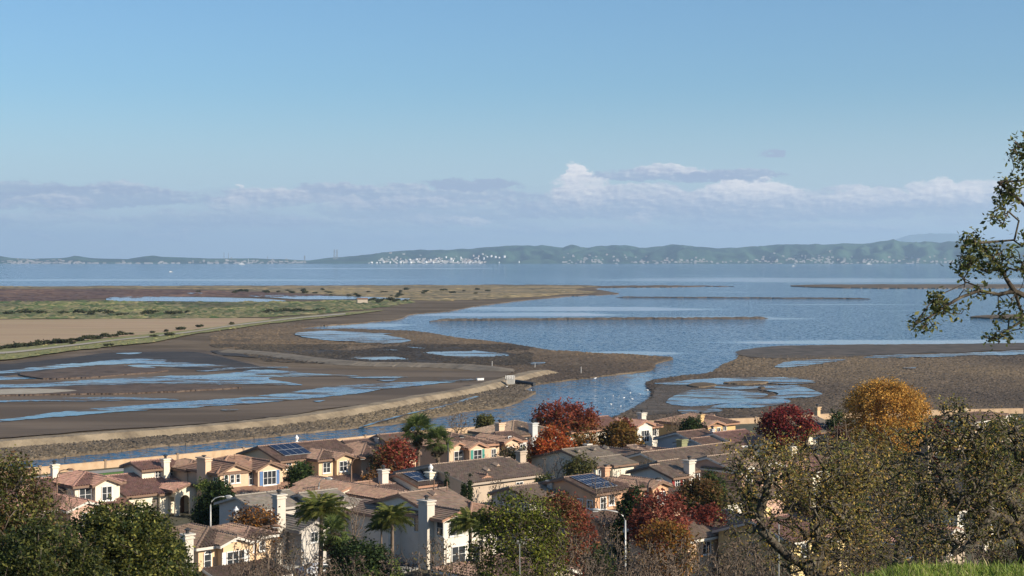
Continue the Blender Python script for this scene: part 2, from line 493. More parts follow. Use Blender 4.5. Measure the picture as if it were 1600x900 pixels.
# ------------------------------------------------------------------ water
mb = MB()
mb.add([(-21000, 20, 0), (21000, 20, 0), (21000, 50000, 0), (-21000, 50000, 0)], [(0, 1, 2, 3)])
mb.build('water', M['water']).__setitem__('kind', 'structure')

# ------------------------------------------------------------------ left shore, spit and everything on it
A_PTS = [(-600, 446.5), (0, 447), (300, 446.5), (620, 445.5), (800, 445), (938, 446), (1060, 446.2), (1148, 447.2), (1060, 448.2), (945, 449.5), (932, 452),
         (966, 458.6), (912, 461), (828, 468), (740, 479), (700, 486), (642, 492), (622, 499), (575, 503), (504, 508.5), (470, 513), (520, 514),
         (592, 514.5), (656, 518), (725, 529), (800, 537), (862, 547), (950, 552), (1006, 555), (1050, 559), (1023, 568), (1016, 577), (969, 583), (912, 590.6),
         (856, 597), (832, 601), (818, 609), (834, 612), (820, 621), (787, 634), (723, 642), (648, 656.5), (558, 666.5), (420, 680.5), (245, 696.5), (105, 711), (0, 721), (-200, 738), (-600, 757)]
sheet('salt_marsh', A_PTS, 0.34, M['marsh'], amp=1.1, step=2.5, seed=3, bank=-0.05, key='A')
sheet('dry_grassland', [(-600, 447), (0, 447.6), (300, 447), (620, 446), (800, 445.6), (930, 447), (900, 452), (930, 457), (880, 460), (810, 465), (700, 470), (640, 468), (540, 462), (330, 452), (0, 451), (-600, 452)], 0.55, M['dry'], 0.8, 3, 5, key='D')
sheet('pickleweed_flat', [(-600, 452), (0, 452), (200, 452.5), (330, 454), (440, 458), (520, 461), (420, 464), (300, 463.5), (170, 466), (0, 472), (-600, 474)], 0.62, M['purple'], 0.7, 3, 6, key='P')
sheet('green_marsh', [(-600, 474), (0, 472), (150, 471), (300, 472.5), (440, 472), (560, 470), (640, 471), (610, 477), (540, 486), (430, 494), (330, 497), (0, 498), (-600, 499)], 0.7, M['green'], 0.8, 3, 7, key='G')
sheet('tan_field', [(-600, 499), (0, 499), (250, 498), (420, 497.5), (385, 505), (300, 515), (200, 525), (100, 534), (0, 541), (-600, 570)], 0.66, M['field'], 0.4, 3, 8)
sheet('verge', [(-600, 575), (0, 545), (110, 535), (230, 522), (300, 515), (400, 502), (470, 494), (560, 486.5), (600, 484), (560, 490), (470, 500), (400, 508), (310, 521), (240, 534), (180, 540), (110, 548), (0, 562), (-600, 600)], 0.85, M['verge'], 1.0, 3, 9, key='V')
PATH = [(-600, 578), (0, 551), (110, 539.5), (190, 530), (240, 525), (300, 518), (360, 509), (400, 504), (470, 496), (540, 490)]
sheet('path', [(x, y - .9 - max(0, 200 - x) * .002) for x, y in PATH] + [(x, y + .9 + max(0, 200 - x) * .004) for x, y in PATH[::-1]], 1.05, M['path'], 0.1, 4, 10)
sheet('pond', [(165, 468), (172, 464.2), (240, 463.3), (320, 464.3), (418, 467), (446, 470.3), (380, 471.6), (304, 471.4), (240, 470.5), (189, 470.8)], 0.75, M['pond'], 0.5, 2, 11)
sheet('pond', [(385, 462.3), (440, 461), (560, 463.5), (640, 466.5), (632, 469), (560, 467.5), (470, 467.5), (420, 464.5)], 0.78, M['pond'], 0.4, 2, 12)
sheet('pond', [(292, 458), (308, 457.3), (318, 458.2), (304, 459)], 0.75, M['pond'], 0.2, 2, 13)
# lagoon basin behind the levee
sheet('mudflat', [(-600, 600), (0, 566), (90, 556), (175, 547), (315, 546.5), (350, 556), (420, 571), (500, 575), (560, 577.5), (702, 579), (770, 580), (800, 582), (777, 591), (725, 608), (650, 620.6), (575, 631), (500, 640), (455, 648), (315, 662), (157, 672), (0, 684), (-600, 725)], 0.56, M['mud'], 1.0, 3, 14)
LAG = [
    [(-600, 600), (-100, 588), (0, 580), (70, 572), (140, 566), (196, 561), (259, 562), (245, 567), (180, 569), (122, 573), (60, 579), (0, 584), (-600, 606)],
    [(206, 571), (240, 567.5), (280, 565.5), (320, 568), (357, 572), (330, 574.5), (290, 573.8), (227, 574.2), (262, 572.5)],
    [(196, 571), (225, 570), (245, 574), (230, 575.5)],
    [(-600, 605), (0, 601), (140, 594), (260, 588), (350, 583), (402, 578), (450, 580), (515, 584.5), (560, 587), (510, 588), (440, 589), (420, 592), (470, 601), (360, 600), (280, 599), (105, 603), (0, 606), (-600, 618)],
    [(-600, 592), (0, 589), (63, 591), (0, 593.5), (-600, 602)],
    [(-600, 632), (0, 625), (100, 622), (196, 620.8), (283, 624), (175, 626), (90, 626.5), (0, 628), (-600, 640)],
    [(-600, 690), (0, 655), (105, 642.5), (245, 630), (385, 620), (455, 612), (510, 605), (570, 600), (630, 597), (700, 596), (724, 596), (680, 600), (640, 604), (600, 608), (560, 614.5), (455, 625), (315, 635.5), (175, 644), (70, 653), (0, 659.5), (-600, 700)],
    [(305, 579), (360, 574.5), (440, 572), (452, 573.5), (380, 576.5), (315, 581)],
    [(345, 641), (372, 640), (368, 642)], [(490, 626.5), (508, 625.5), (500, 628)], [(182, 552), (222, 551), (205, 553.5)], [(590, 593.5), (622, 592.5), (608, 596)], [(665, 594.6), (750, 592), (740, 594.3)], [(545, 589.3), (600, 588), (640, 589.5), (590, 591)],
]
sheet('dark_mud', [(-600, 592), (0, 569), (100, 559), (180, 551), (300, 550), (345, 558), (410, 573), (440, 577), (380, 579), (300, 577), (190, 567), (90, 576), (0, 588), (-600, 615)], 0.6, M['mud_dark'], 1.0, 3, 38)
for k, p in enumerate(LAG):
    sheet('pond', p, 0.66 + 0.006 * k, M['shallow'], 1.1, 1.6, 20 + k)
sheet('marsh_islet', [(30, 583), (90, 578), (140, 572), (200, 572.5), (262, 578), (200, 584), (140, 589), (60, 590)], 0.95, M['islet'], 1.0, 2, 40, bank=0.5)
sheet('marsh_islet', [(-500, 620), (0, 606), (157, 602), (240, 600), (330, 602), (374, 605), (300, 609), (210, 613), (110, 615), (0, 617), (-500, 640)], 0.95, M['islet'], 1.0, 2, 41, bank=0.5)
sheet('sand_bank', [(-500, 626), (0, 608.5), (60, 607), (120, 610), (60, 614.5), (0, 616.5), (-500, 636)], 1.0, M['path'], 0.5, 2, 42)
# pools and dark ground on the spit
DARKZ = [(330, 548), (420, 548), (500, 546), (560, 548), (620, 541), (700, 542), (760, 546), (806, 554), (780, 562), (700, 566), (600, 566), (520, 566), (430, 560), (350, 555)]
sheet('dark_mud', DARKZ, 0.56, M['mud_dark'], 1.2, 3, 45)
POOLS = [[(462, 520.5), (500, 516.5), (560, 518.5), (612, 521), (598, 523), (640, 531.5), (620, 535.5), (575, 535), (545, 533), (500, 530), (470, 525)],
         [(662, 551), (700, 549), (735, 548), (739, 546.5), (760, 549), (797, 554), (770, 557.5), (720, 558.5), (690, 555.5)],
         [(545, 558.5), (580, 556.5), (615, 557), (638, 561), (600, 562.5), (570, 562)], [(825, 567), (852, 566), (848, 568.4), (830, 568.6)],
         [(636, 541.5), (660, 543), (668, 545), (640, 543.5)], [(598, 546.4), (625, 546), (618, 547.6)]]
for k, p in enumerate(POOLS):
    sheet('pond', p, 0.62 + 0.006 * k, M['shallow'], 1.0, 1.5, 50 + k)
# creek in the near marsh strip
sheet('pond', [(560, 668), (600, 655), (640, 645), (690, 634), (742, 619), (748, 620), (698, 634), (645, 645.6), (606, 655.5), (564, 668)], 0.5, M['shallow'], 0.6, 2, 60)


def ridge(name, pts, z, top, foot, z0, mat, jit=0.0, seed=1, kind='structure', ends=True):
    """raised bank swept along a line"""
    P = [at(x, y, z) for x, y in outline(pts, 0.25, 5, seed, closed=False)]
    vs, fs = [], []
    prof = [(-foot, z0), (-top, z - 0.02), (-top * .6, z + .03), (top * .6, z + .03), (top, z - 0.02), (foot, z0)]
    n = len(prof)
    rr = random.Random(seed)
    for i, p in enumerate(P):
        d = (P[min(i + 1, len(P) - 1)] - P[max(i - 1, 0)])
        d.z = 0
        d.normalize()
        nn = Vector((-d.y, d.x, 0))
        sc = 1.0
        if ends: sc = max(0.12, min(1, (i + .3) / 6, (len(P) - 1 - i + .3) / 6))
        for (o, h) in prof:
            j = rr.uniform(-jit, jit)
            vs.append(tuple(p + nn * (o * sc + j * 2) + Vector((0, 0, (h - z0) * min(1, sc * 1.6) + z0 - z + j))))
    for i in range(len(P) - 1):
        for k in range(n - 1):
            a = i * n + k
            fs.append([a, a + 1, a + n + 1, a + n])
    me = bpy.data.meshes.new(name)
    me.from_pydata(vs, [], fs)
    me.update()
    if sum(p.normal.z for p in me.polygons) < 0: me.flip_normals()
    o = link(name, me, mat)
    if kind: o['kind'] = kind
    return o


LEV = [(-600, 742), (0, 688), (157, 676), (315, 664.5), (455, 650.5), (560, 635), (650, 619.5), (725, 607), (780, 594), (820, 583), (850, 578), (874, 578)]
ridge('levee', LEV, 1.5, 1.9, 3.9, 0.3, M['levee'], 0.04, 3)
ridge('earth_track', [(800, 577), (750, 571.5), (700, 568.5), (640, 567), (560, 565), (500, 560), (440, 552.5), (390, 548), (340, 546)], 1.25, 2.2, 7.0, 0.4, M['track'], 0.08, 4)
ridge('rock_spit', [(672, 500), (700, 498.3), (760, 498), (860, 497.2), (980, 496.4), (1090, 496), (1200, 495)], 1.0, 1.3, 3.4, -0.2, M['rock'], 0.3, 5)
ridge('rock_spit', [(962, 463.5), (1040, 464), (1130, 464.4), (1230, 465), (1300, 465.4), (1362, 466)], 0.8, 1.5, 3.5, -0.2, M['rock'], 0.25, 6)
sheet('marsh_islet', [(1236, 446.4), (1290, 444.6), (1400, 444), (1600, 444.2), (2000, 444), (2000, 449.4), (1600, 449.4), (1440, 449.8), (1330, 449.2)], 0.7, M['marsh'], 0.5, 3, 70, bank=-0.3)
sheet('marsh_islet', [(1516, 494.5), (1545, 492), (1620, 491), (1800, 492), (1800, 498), (1600, 498), (1550, 496.5)], 0.7, M['marsh'], 0.5, 3, 71, bank=-0.3)
# ------------------------------------------------------------------ right marsh
B_PTS = [(960, 655), (985, 640), (1016, 623), (1020, 610), (1012, 597), (1044, 590.5), (1100, 583), (1119, 577), (1130, 569), (1150, 562), (1158, 550), (1206, 541), (1337, 538), (1440, 537.5), (1520, 537), (1600, 535), (2100, 528), (2300, 560), (2300, 668), (1600, 662), (1200, 668)]
sheet('salt_marsh', B_PTS, 0.34, M['marsh'], 1.1, 2.5, 80, bank=-0.05, key='B')
sheet('mudflat', [(1150, 549), (1206, 541.6), (1337, 538.6), (1440, 538), (1600, 536), (2100, 529), (2100, 541), (1600, 546), (1500, 550), (1400, 553), (1330, 557), (1240, 560), (1175, 558)], 0.5, M['mud_speckle'], 0.8, 2.5, 81)
sheet('mudflat', [(990, 640), (1018, 622), (1024, 606), (1060, 597), (1110, 592), (1160, 602), (1200, 620), (1160, 634), (1080, 642), (1010, 648)], 0.52, M['mud_speckle'], 1.0, 2.5, 82)
RP = [[(1212, 573.5), (1230, 565), (1270, 561.5), (1320, 561.5), (1290, 567), (1250, 572)],
      [(1350, 558.5), (1400, 554), (1460, 552.5), (1540, 550), (1620, 547), (1800, 543), (1800, 551), (1600, 554), (1500, 556), (1430, 558)],
      [(1412, 574.5), (1432, 573), (1430, 576)],
      [(1024, 599), (1060, 595.5), (1110, 591.5), (1180, 589.5), (1245, 591), (1276, 597), (1225, 599), (1180, 597.5), (1150, 600), (1085, 601)],
      [(1110, 604), (1180, 603), (1240, 601.5), (1262, 606), (1285, 615), (1262, 621), (1225, 622), (1235, 627), (1200, 634), (1165, 637), (1110, 636), (1140, 630), (1195, 622), (1215, 615), (1190, 609), (1150, 608)],
      [(1070, 612), (1120, 608), (1170, 612), (1200, 616), (1180, 624), (1120, 632), (1070, 634), (1040, 628)],
      [(1060, 640), (1100, 638), (1130, 641), (1100, 645), (1065, 645)]]
for k, p in enumerate(RP):
    sheet('pond', p, 0.58 + 0.006 * k, M['shallow'], 1.2, 1.5, 90 + k)
for k, p in enumerate([[(1130, 597.5), (1170, 594.5), (1200, 596), (1165, 599)], [(1185, 604.5), (1192, 603.5), (1196, 605), (1190, 606)], [(1075, 600.5), (1100, 597), (1120, 600), (1095, 604)]]):
    sheet('marsh_islet', p, 0.85, M['marsh'], 0.8, 2, 100 + k, bank=0.4)


def tufts(name, key, n, ymin, ymax, xlim, rmin, rmax, hmin, hmax, c0, c1, exclude=(), z=0.32, seed=1, thr=(-.9, .35)):
    r = np.random.default_rng(seed)
    py = r.uniform(ymin, ymax, n)
    px = r.uniform(*xlim, n)
    P = np.stack([px, py], 1)
    ok = inside(P, LANDPX[key])
    for e in exclude: ok &= ~inside(P, np.array(e, float))
    P = P[ok]
    # patchy
    Y = F * (CAMZ - z) / (P[:, 1] - HZ)
    X = (P[:, 0] - 800) * Y / F
    pat = np.array([mnoise.noise(Vector((x * .05, y * .03, 3.3))) for x, y in zip(X, Y)])
    keep = r.uniform(*thr, len(X)) < pat
    X, Y, pat = X[keep], Y[keep], pat[keep]
    m = len(X)
    k = 4
    R = r.uniform(rmin, rmax, m) * (0.7 + Y / 900)
    Hh = r.uniform(hmin, hmax, m)
    ang = np.arange(k) * 2 * np.pi / k
    V = np.zeros((m, k + 1, 3))
    rr_ = R[:, None] * r.uniform(.6, 1.3, (m, k))
    V[:, :k, 0] = X[:, None] + np.cos(ang) * rr_ * 1.5
    V[:, :k, 1] = Y[:, None] + np.sin(ang) * rr_
    V[:, :k, 2] = z - 0.05
    V[:, k, 0] = X + r.normal(0, .2, m)
    V[:, k, 1] = Y + r.normal(0, .2, m)
    V[:, k, 2] = z + Hh
    base = np.arange(m)[:, None, None] * (k + 1)
    tri = np.array([[i, (i + 1) % k, k] for i in range(k)])[None]
    Fa = (base + tri).reshape(-1, 3)
    t = r.uniform(0, 1, m)[:, None]
    c = np.array(c0) * (1 - t) + np.array(c1) * t
    c = c * r.uniform(.75, 1.2, m)[:, None]
    big = np.array([mnoise.fractal(Vector((x * .014, y * .006, 8.1)), 1.0, 2.0, 4) for x, y in zip(X, Y)])
    c = c * np.clip(1 + .55 * big, .55, 1.6)[:, None] * (1 + np.clip(big, -.5, .5)[:, None] * np.array([.16, .10, -.12]))
    o = mesh_np(name, V, Fa, M['tuft'], col=np.repeat(c, k + 1, axis=0))
    tag(o, kind='stuff')
    return o


LAGOON = [(-600, 575), (0, 545), (175, 540), (330, 540), (420, 565), (800, 575), (800, 585), (725, 615), (575, 640), (455, 660), (157, 685), (0, 698), (-600, 745)]
o = tufts('marsh_grass', 'A', 130000, 590, 745, (-100, 850), .2, .5, .12, .36, (0.11, 0.085, 0.055), (0.19, 0.15, 0.105), [LAGOON, [(560, 668), (640, 645), (742, 619), (750, 620), (650, 647), (566, 670)]], seed=1)
tag(o, 'grey brown marsh plants along the near creek bank below the gravel levee', 'marsh plants')
o = tufts('marsh_grass', 'A', 80000, 505, 600, (330, 1060), .28, .65, .10, .32, (0.095, 0.068, 0.045), (0.15, 0.11, 0.075), [LAGOON, DARKZ] + POOLS, seed=2)
tag(o, 'brown marsh plants covering the long spit beyond the lagoon', 'marsh plants')
o = tufts('marsh_grass', 'A', 26000, 538, 570, (330, 830), .3, .8, .08, .3, (0.03, 0.024, 0.018), (0.09, 0.07, 0.05), [LAGOON] + POOLS, z=.55, seed=5, thr=(-.5, .6))
tag(o, 'dark muddy plants round the pools on the spit', 'marsh plants')
o = tufts('marsh_grass', 'B', 95000, 556, 668, (960, 1700), .25, .6, .10, .34, (0.095, 0.072, 0.048), (0.145, 0.11, 0.08), RP, seed=3)
tag(o, 'brown marsh plants of the right hand marsh around the winding pools', 'marsh plants')

for (key, n_, ya, yb, xa, xb, ra, rb, ha, hb, ca, cb, zz_, th_, lb_) in (
        ('G', 9000, 470, 499, -60, 645, .9, 2.6, .3, 1.5, (.05, .09, .025), (.26, .22, .11), .68, (-.7, .5), 'green and straw coloured tussocks of the far green marsh above the tan field'),
        ('D', 5000, 446, 470, -40, 935, .8, 2.2, .2, .9, (.12, .10, .05), (.33, .25, .13), .52, (-.6, .5), 'tan tussocks of the far dry grassland along the open bay'),
        ('P', 5000, 452, 473, -40, 520, .8, 2.4, .2, .8, (.07, .035, .03), (.16, .10, .07), .6, (-.7, .5), 'purple brown low plants of the far flat left of the long pond'),
        ('V', 9000, 484, 570, -60, 600, .25, .7, .1, .5, (.10, .14, .04), (.33, .28, .12), .82, (-.7, .4), 'yellow green grass tufts on the verge of the pale path')):
    o = tufts('marsh_grass', key, n_, ya, yb, (xa, xb), ra, rb, ha, hb, ca, cb, [[(x, y - 2.2 - max(0, 200 - x) * .004) for x, y in PATH] + [(x, y + 1.6 + max(0, 200 - x) * .006) for x, y in PATH[::-1]]], z=zz_, seed=n_ + len(key), thr=th_)
    tag(o, lb_, 'marsh plants')

# ------------------------------------------------------------------ residential ground, wall, hill
WALL = [(-420, 768), (-150, 750), (62, 731.5), (164, 722), (277, 711.5), (380, 701.5), (478, 691.5), (570, 681.5), (640, 674), (711, 668.5), (800, 663.5), (900, 659), (1000, 657), (1100, 655), (1180, 652), (1250, 648), (1310, 644.5), (1400, 641), (1500, 638.5), (1600, 636.5), (1720, 634), (1900, 631)]
wp = [at(x, y + 9.5, 3.0) for x, y in WALL]


def hz(X, Y):
    """height of the wooded hillside under the camera"""
    if Y < 30: z = 33.35 - 0.1325 * Y
    else: z = 29.375 - (Y - 30) * 0.245
    t = X / max(Y, 4)
    e = 0.235 - t
    if e > 0: z -= min(e, .5) * min(Y, 60) * 0.30 * min(1, Y / 12)
    z += mnoise.noise(Vector((X * .3, Y * .3, 1.7))) * 0.06 + mnoise.noise(Vector((X * .03, Y * .03, 4.7))) * 0.8 * min(1, max(0, Y - 30) / 40)
    return max(z, 2.9)


def ground_z(X, Y):
    return max(3.0, hz(X, Y)) if Y < 175 else 3.0


poly = [(p.x, p.y) for p in wp] + [(500, 60), (400, -60), (-400, -60), (-400, 60)]
me = bpy.data.meshes.new('ground')
n = len(poly)
me.from_pydata([(x, y, 3.0) for x, y in poly] + [(x, y, -0.4) for x, y in poly], [], [list(range(n))[::-1]] + [[i, (i + 1) % n, n + (i + 1) % n, n + i] for i in range(n)])
me.update()
if me.polygons[0].normal.z < 0: me.flip_normals()
link('ground', me, M['soil'])['kind'] = 'structure'
xs = np.concatenate([np.linspace(-130, -24, 30), np.linspace(-22, 26, 70), np.linspace(28, 130, 30)])
ys = np.concatenate([np.linspace(-55, 0, 12), np.linspace(1, 45, 60), np.linspace(47, 150, 50)])
V = [(x, y, hz(x, y)) for y in ys for x in xs]
nx = len(xs)
Fa = [[j * nx + i, j * nx + i + 1, (j + 1) * nx + i + 1, (j + 1) * nx + i] for j in range(len(ys) - 1) for i in range(nx - 1)]
o = mesh_np('hillside', V, Fa, M['slope'], smooth=True)
o['kind'] = 'structure'

# perimeter wall with pillars
root = empty('perimeter_wall', wp[2])
tag(root, 'low tan block wall with shadow toned pillars running along the creek behind the houses', 'wall')
seg = 0
for a, b in zip(wp[:-1], wp[1:]):
    d = b - a
    L = d.length
    k = max(1, round(L / 11.5))
    for j in range(k):
        p0, p1 = a + d * (j / k), a + d * ((j + 1) / k)
        dd = (p1 - p0).normalized()
        nn = Vector((-dd.y, dd.x, 0)) * 0.12
        m = MB()
        q0, q1 = p0 - root.location, p1 - root.location
        m.prism([q0 - nn, q1 - nn, q1 + nn, q0 + nn], (0, 0, 1.05))
        m.build('wall_panel', M['tan_wall'], root)
        m = MB()
        m.prism([q0 - nn * 1.6 - dd * .16, q0 - nn * 1.6 + dd * .16, q0 + nn * 1.6 + dd * .16, q0 + nn * 1.6 - dd * .16], (0, 0, 1.22))
        m.prism([q0 + Vector((0, 0, 1.22)) - nn * 2 - dd * .22, q0 + Vector((0, 0, 1.22)) - nn * 2 + dd * .22, q0 + Vector((0, 0, 1.22)) + nn * 2 + dd * .22, q0 + Vector((0, 0, 1.22)) + nn * 2 - dd * .22], (0, 0, .1))
        m.build('pillar', M['pillar'], root)
        m = MB()
        m.prism([q0 + Vector((0, 0, 1.052)) - nn * 1.3 + dd * .25, q1 + Vector((0, 0, 1.052)) - nn * 1.3 - dd * .25, q1 + Vector((0, 0, 1.052)) + nn * 1.3 - dd * .25, q0 + Vector((0, 0, 1.052)) + nn * 1.3 + dd * .25], (0, 0, .07))
        m.build('coping', M['tan_wall'], root)
        seg += 1


def strip(name, pts, w, z, mat, h=0.0):
    P = [Vector((x, y, z)) for x, y in pts]
    m = MB()
    L, R = [], []
    for i, p in enumerate(P):
        d = (P[min(i + 1, len(P) - 1)] - P[max(i - 1, 0)]).normalized()
        nn = Vector((-d.y, d.x, 0)) * w / 2
        L.append(p + nn)
        R.append(p - nn)
    for i in range(len(P) - 1):
        if h: m.prism([R[i], R[i + 1], L[i + 1], L[i]], (0, 0, h))
        else: m.add([R[i], R[i + 1], L[i + 1], L[i]], [(0, 1, 2, 3)])
    o = m.build(name, mat)
    o['kind'] = 'structure'
    return o


def off(pts, d):
    """world polyline shifted sideways"""
    out = []
    for i, p in enumerate(pts):
        t = (pts[min(i + 1, len(pts) - 1)] - pts[max(i - 1, 0)]).normalized()
        out.append((p.x + t.y * d, p.y - t.x * d))
    return out


strip('promenade', off(wp[1:9], 3.5), 3.0, 3.012, M['concrete'])
strip('lawn', off(wp[1:9], 8.5), 6.4, 3.008, M['lawn'])
# street between the house rows
rd = [at(300, 990, 3.0), at(420, 935, 3.0), at(520, 893, 3.0), at(700, 850, 3.0), at(900, 815, 3.0), at(1150, 780, 3.0)]
rdp = [(p.x, p.y) for p in rd]
strip('road', rdp, 9, 3.012, M['asphalt'])
strip('kerb', off(rd, 4.65), .3, 3.0, M['concrete'], 0.13)
strip('kerb', off(rd, -4.65), .3, 3.0, M['concrete'], 0.13)
strip('pavement', off(rd, 5.7), 1.8, 3.0, M['concrete'], 0.12)
strip('pavement', off(rd, -5.7), 1.8, 3.0, M['concrete'], 0.12)

# ------------------------------------------------------------------ far hills across the bay


def hill_mat(name, ca, cb, cw, sc):
    m = bpy.data.materials.new(name)
    m.use_nodes = True
    g = NT(m.node_tree)
    pos = g.n('ShaderNodeNewGeometry').outputs['Position']
    f = g.noise(g.mapv(pos, (1, .7, 1.5)), sc, 6, 0.6)
    c = g.mix(g.step(f, .35, .6), ca, cb)
    w = g.step(g.noise(g.mapv(pos, (1, .6, 1.2), (500, 30, 7)), sc * 1.5, 7, 0.65),   .47, .55)
    c = g.mix(g.m('MULTIPLY', w, 0.85), c, cw)
    bs = g.n('ShaderNodeBsdfPrincipled', i={'Base Color': c, 'Roughness': .95, 'Specular IOR Level': .1})
    g.n('ShaderNodeOutputMaterial', i={'Surface': bs.outputs[0]})
    return m


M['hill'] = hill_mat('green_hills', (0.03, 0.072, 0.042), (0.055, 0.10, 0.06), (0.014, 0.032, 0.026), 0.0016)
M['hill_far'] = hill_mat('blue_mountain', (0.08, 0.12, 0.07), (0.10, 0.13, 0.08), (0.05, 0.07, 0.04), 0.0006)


def hills(name, sky, Y0, Y1, mat, rough=1.0, seed=0.0, nrow=26, base=2.0, step=4):
    sx = np.array([p[0] for p in sky])
    sy = np.array([p[1] for p in sky])
    px = np.arange(sx[0], sx[-1] + 1, step)
    top = np.interp(px, sx, sy)
    V = []
    ncol = len(px)
    for j in range(nrow):
        t = j / (nrow - 1)
        for i in range(ncol):
            h = CAMZ + (HZ - top[i]) * Y1 / F
            Y = Y0 + (Y1 - Y0) * (t if t <= .8 else t)
            tt = min(1, t / .8)
            prof = (tt ** 1.15)
            nz = .6 - 1.5 * abs(mnoise.fractal(Vector((px[i] * .02 + seed + t * .9, t * 2.2, seed)), 1.0, 2.0, 3)) + .4 * mnoise.fractal(Vector((px[i] * .06 + seed, t * 6, seed)), 1.0, 2.0, 3)
            z = base + (h - base) * prof
            amp = h * .36 * rough * math.sin(math.pi * min(1, tt * .97)) + h * .05
            z += nz * amp
            if t > .8: z = max(-3, z - (t - .8) / .2 * h * .9)
            if j == 0: z = -1.0
            X = (px[i] - 800) * (Y0 + (Y1 - Y0) * .8) / F * (Y / (Y0 + (Y1 - Y0) * .8))
            V.append((X, Y, z))
    V = np.array(V)
    Fa = [[j * ncol + i, j * ncol + i + 1, (j + 1) * ncol + i + 1, (j + 1) * ncol + i] for j in range(nrow - 1) for i in range(ncol - 1)]
    o = mesh_np(name, V, Fa, mat, smooth=False)
    o['kind'] = 'structure'
    return V.reshape(nrow, ncol, 3), px


SKY_L = [(-700, 402), (-200, 404), (0, 400), (18, 403), (50, 404.5), (95, 403.5), (116, 400), (150, 404), (200, 405), (225, 401), (240, 400), (262, 402), (330, 404), (400, 404), (450, 405.5), (480, 407), (560, 408), (640, 410)]
SKY_R = [(440, 411), (470, 408.5), (490, 406), (520, 402.5), (560, 400), (600, 395), (640, 392), (700, 391.5), (760, 388), (800, 385), (850, 385), (880, 386.5), (893, 384), (915, 388.5), (940, 385), (985, 384.5), (1000, 388), (1040, 384), (1080, 384.5), (1120, 388), (1145, 389), (1170, 386), (1220, 383), (1290, 382), (1360, 381), (1385, 379.5), (1396, 376.5), (1408, 379), (1480, 379), (1600, 380), (1750, 384), (2000, 388), (2400, 392)]
HL, HLpx = hills('hills', SKY_L, 15300, 17200, M['hill'], .7, 3.1)
HR, HRpx = hills('hills', SKY_R, 15167, 17800, M['hill'], 1.0, 7.7, 30)
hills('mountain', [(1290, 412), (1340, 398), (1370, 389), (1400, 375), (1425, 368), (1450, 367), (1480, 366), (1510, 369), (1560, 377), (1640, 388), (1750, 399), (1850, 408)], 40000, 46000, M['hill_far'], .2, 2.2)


def hill_pt(grid, pxs, px, py):
    """point on a hill under a photo position"""
    best = None
    i = int(np.clip(np.searchsorted(pxs, px), 0, len(pxs) - 1))
    for j in range(int(grid.shape[0] * .8)):
        X, Y, z = grid[j, i]
        e = abs(HZ - (z - CAMZ) * F / Y - py)
        if best is None or e < best[0]: best = (e, j)
    X, Y, z = grid[best[1], i]
    return Vector(((px - 800) * Y / F, Y, max(z, 0)))
# ------------------------------------------------------------------ houses
CA = rad(43)
MATC = {}


def cmat(kind, c):
    k = (kind, tuple(c))
    if k not in MATC:
        if kind == 'wall': MATC[k] = stucco('stucco', c)
        else: MATC[k] = pmat(kind, [tuple(x * .88 for x in c), c], 1.5, 0.7)
    return MATC[k]


def tiles_on(poly, kind, base, r, pitch_u=0.34, course=0.42):
    """roof tiles laid in courses on a convex plane (first edge = eave)"""
    P = [np.array(p, float) for p in poly]
    o = P[0]
    u = P[1] - P[0]
    u /= np.linalg.norm(u)
    nrm = np.cross(u, P[-1] - P[0])
    nrm /= np.linalg.norm(nrm)
    if nrm[2] < 0: nrm = -nrm
    v = np.cross(nrm, u)
    if v[2] < 0: v = -v
    Q = np.array([[(p - o) @ u, (p - o) @ v] for p in P])
    vmax = Q[:, 1].max()
    Vs, Cs = [], []
    nc = max(1, int(round(vmax / course)))
    ch = vmax / nc
    for c in range(nc):
        vm = (c + .5) * ch
        xsx = []
        for i in range(len(Q)):
            a, b = Q[i], Q[(i + 1) % len(Q)]
            if (a[1] - vm) * (b[1] - vm) < 0:
                t = (vm - a[1]) / (b[1] - a[1])
                xsx.append(a[0] + t * (b[0] - a[0]))
        if len(xsx) < 2: continue
        u0, u1 = min(xsx), max(xsx)
        if u1 - u0 < .15: continue
        w = pitch_u if kind == 'barrel' else 0.40
        nt = max(1, int(round((u1 - u0) / w)))
        e = np.linspace(u0, u1, nt + 1)
        v0, v1 = c * ch, (c + 1) * ch
        col = np.array(base)[None] * r.uniform(.84, 1.13, (nt, 1)) * (1 + r.normal(0, .03, (nt, 3)))
        for (ua, ub, hgt, hgb) in ((0., .5, (0.02, .19), (0.0, 0.15)), (.5, 1., (.19, .02), (.15, 0.0))) if kind == 'barrel' else ((0., 1., (.055, .055), (.008, .008)),):
            a = e[:-1] + (e[1:] - e[:-1]) * ua
            b = e[:-1] + (e[1:] - e[:-1]) * ub
            quad = np.zeros((nt, 4, 3))
            lift = r.uniform(0, .012, nt)
            for q, (uu, vv, hh) in enumerate(((a, v0 - .02, hgt[0]), (b, v0 - .02, hgt[1]), (b, v1, hgb[1]), (a, v1, hgb[0]))):
                quad[:, q] = o + uu[:, None] * u + vv * v + (hh + lift)[:, None] * nrm
            Vs.append(quad.reshape(-1, 3))
            Cs.append(np.repeat(col, 4, axis=0))
            # front lip
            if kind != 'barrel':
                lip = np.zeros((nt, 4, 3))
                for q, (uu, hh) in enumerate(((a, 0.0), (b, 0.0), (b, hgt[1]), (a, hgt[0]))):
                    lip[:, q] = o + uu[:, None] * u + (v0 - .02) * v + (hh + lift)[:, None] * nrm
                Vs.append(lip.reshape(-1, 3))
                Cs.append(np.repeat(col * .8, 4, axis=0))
    return Vs, Cs


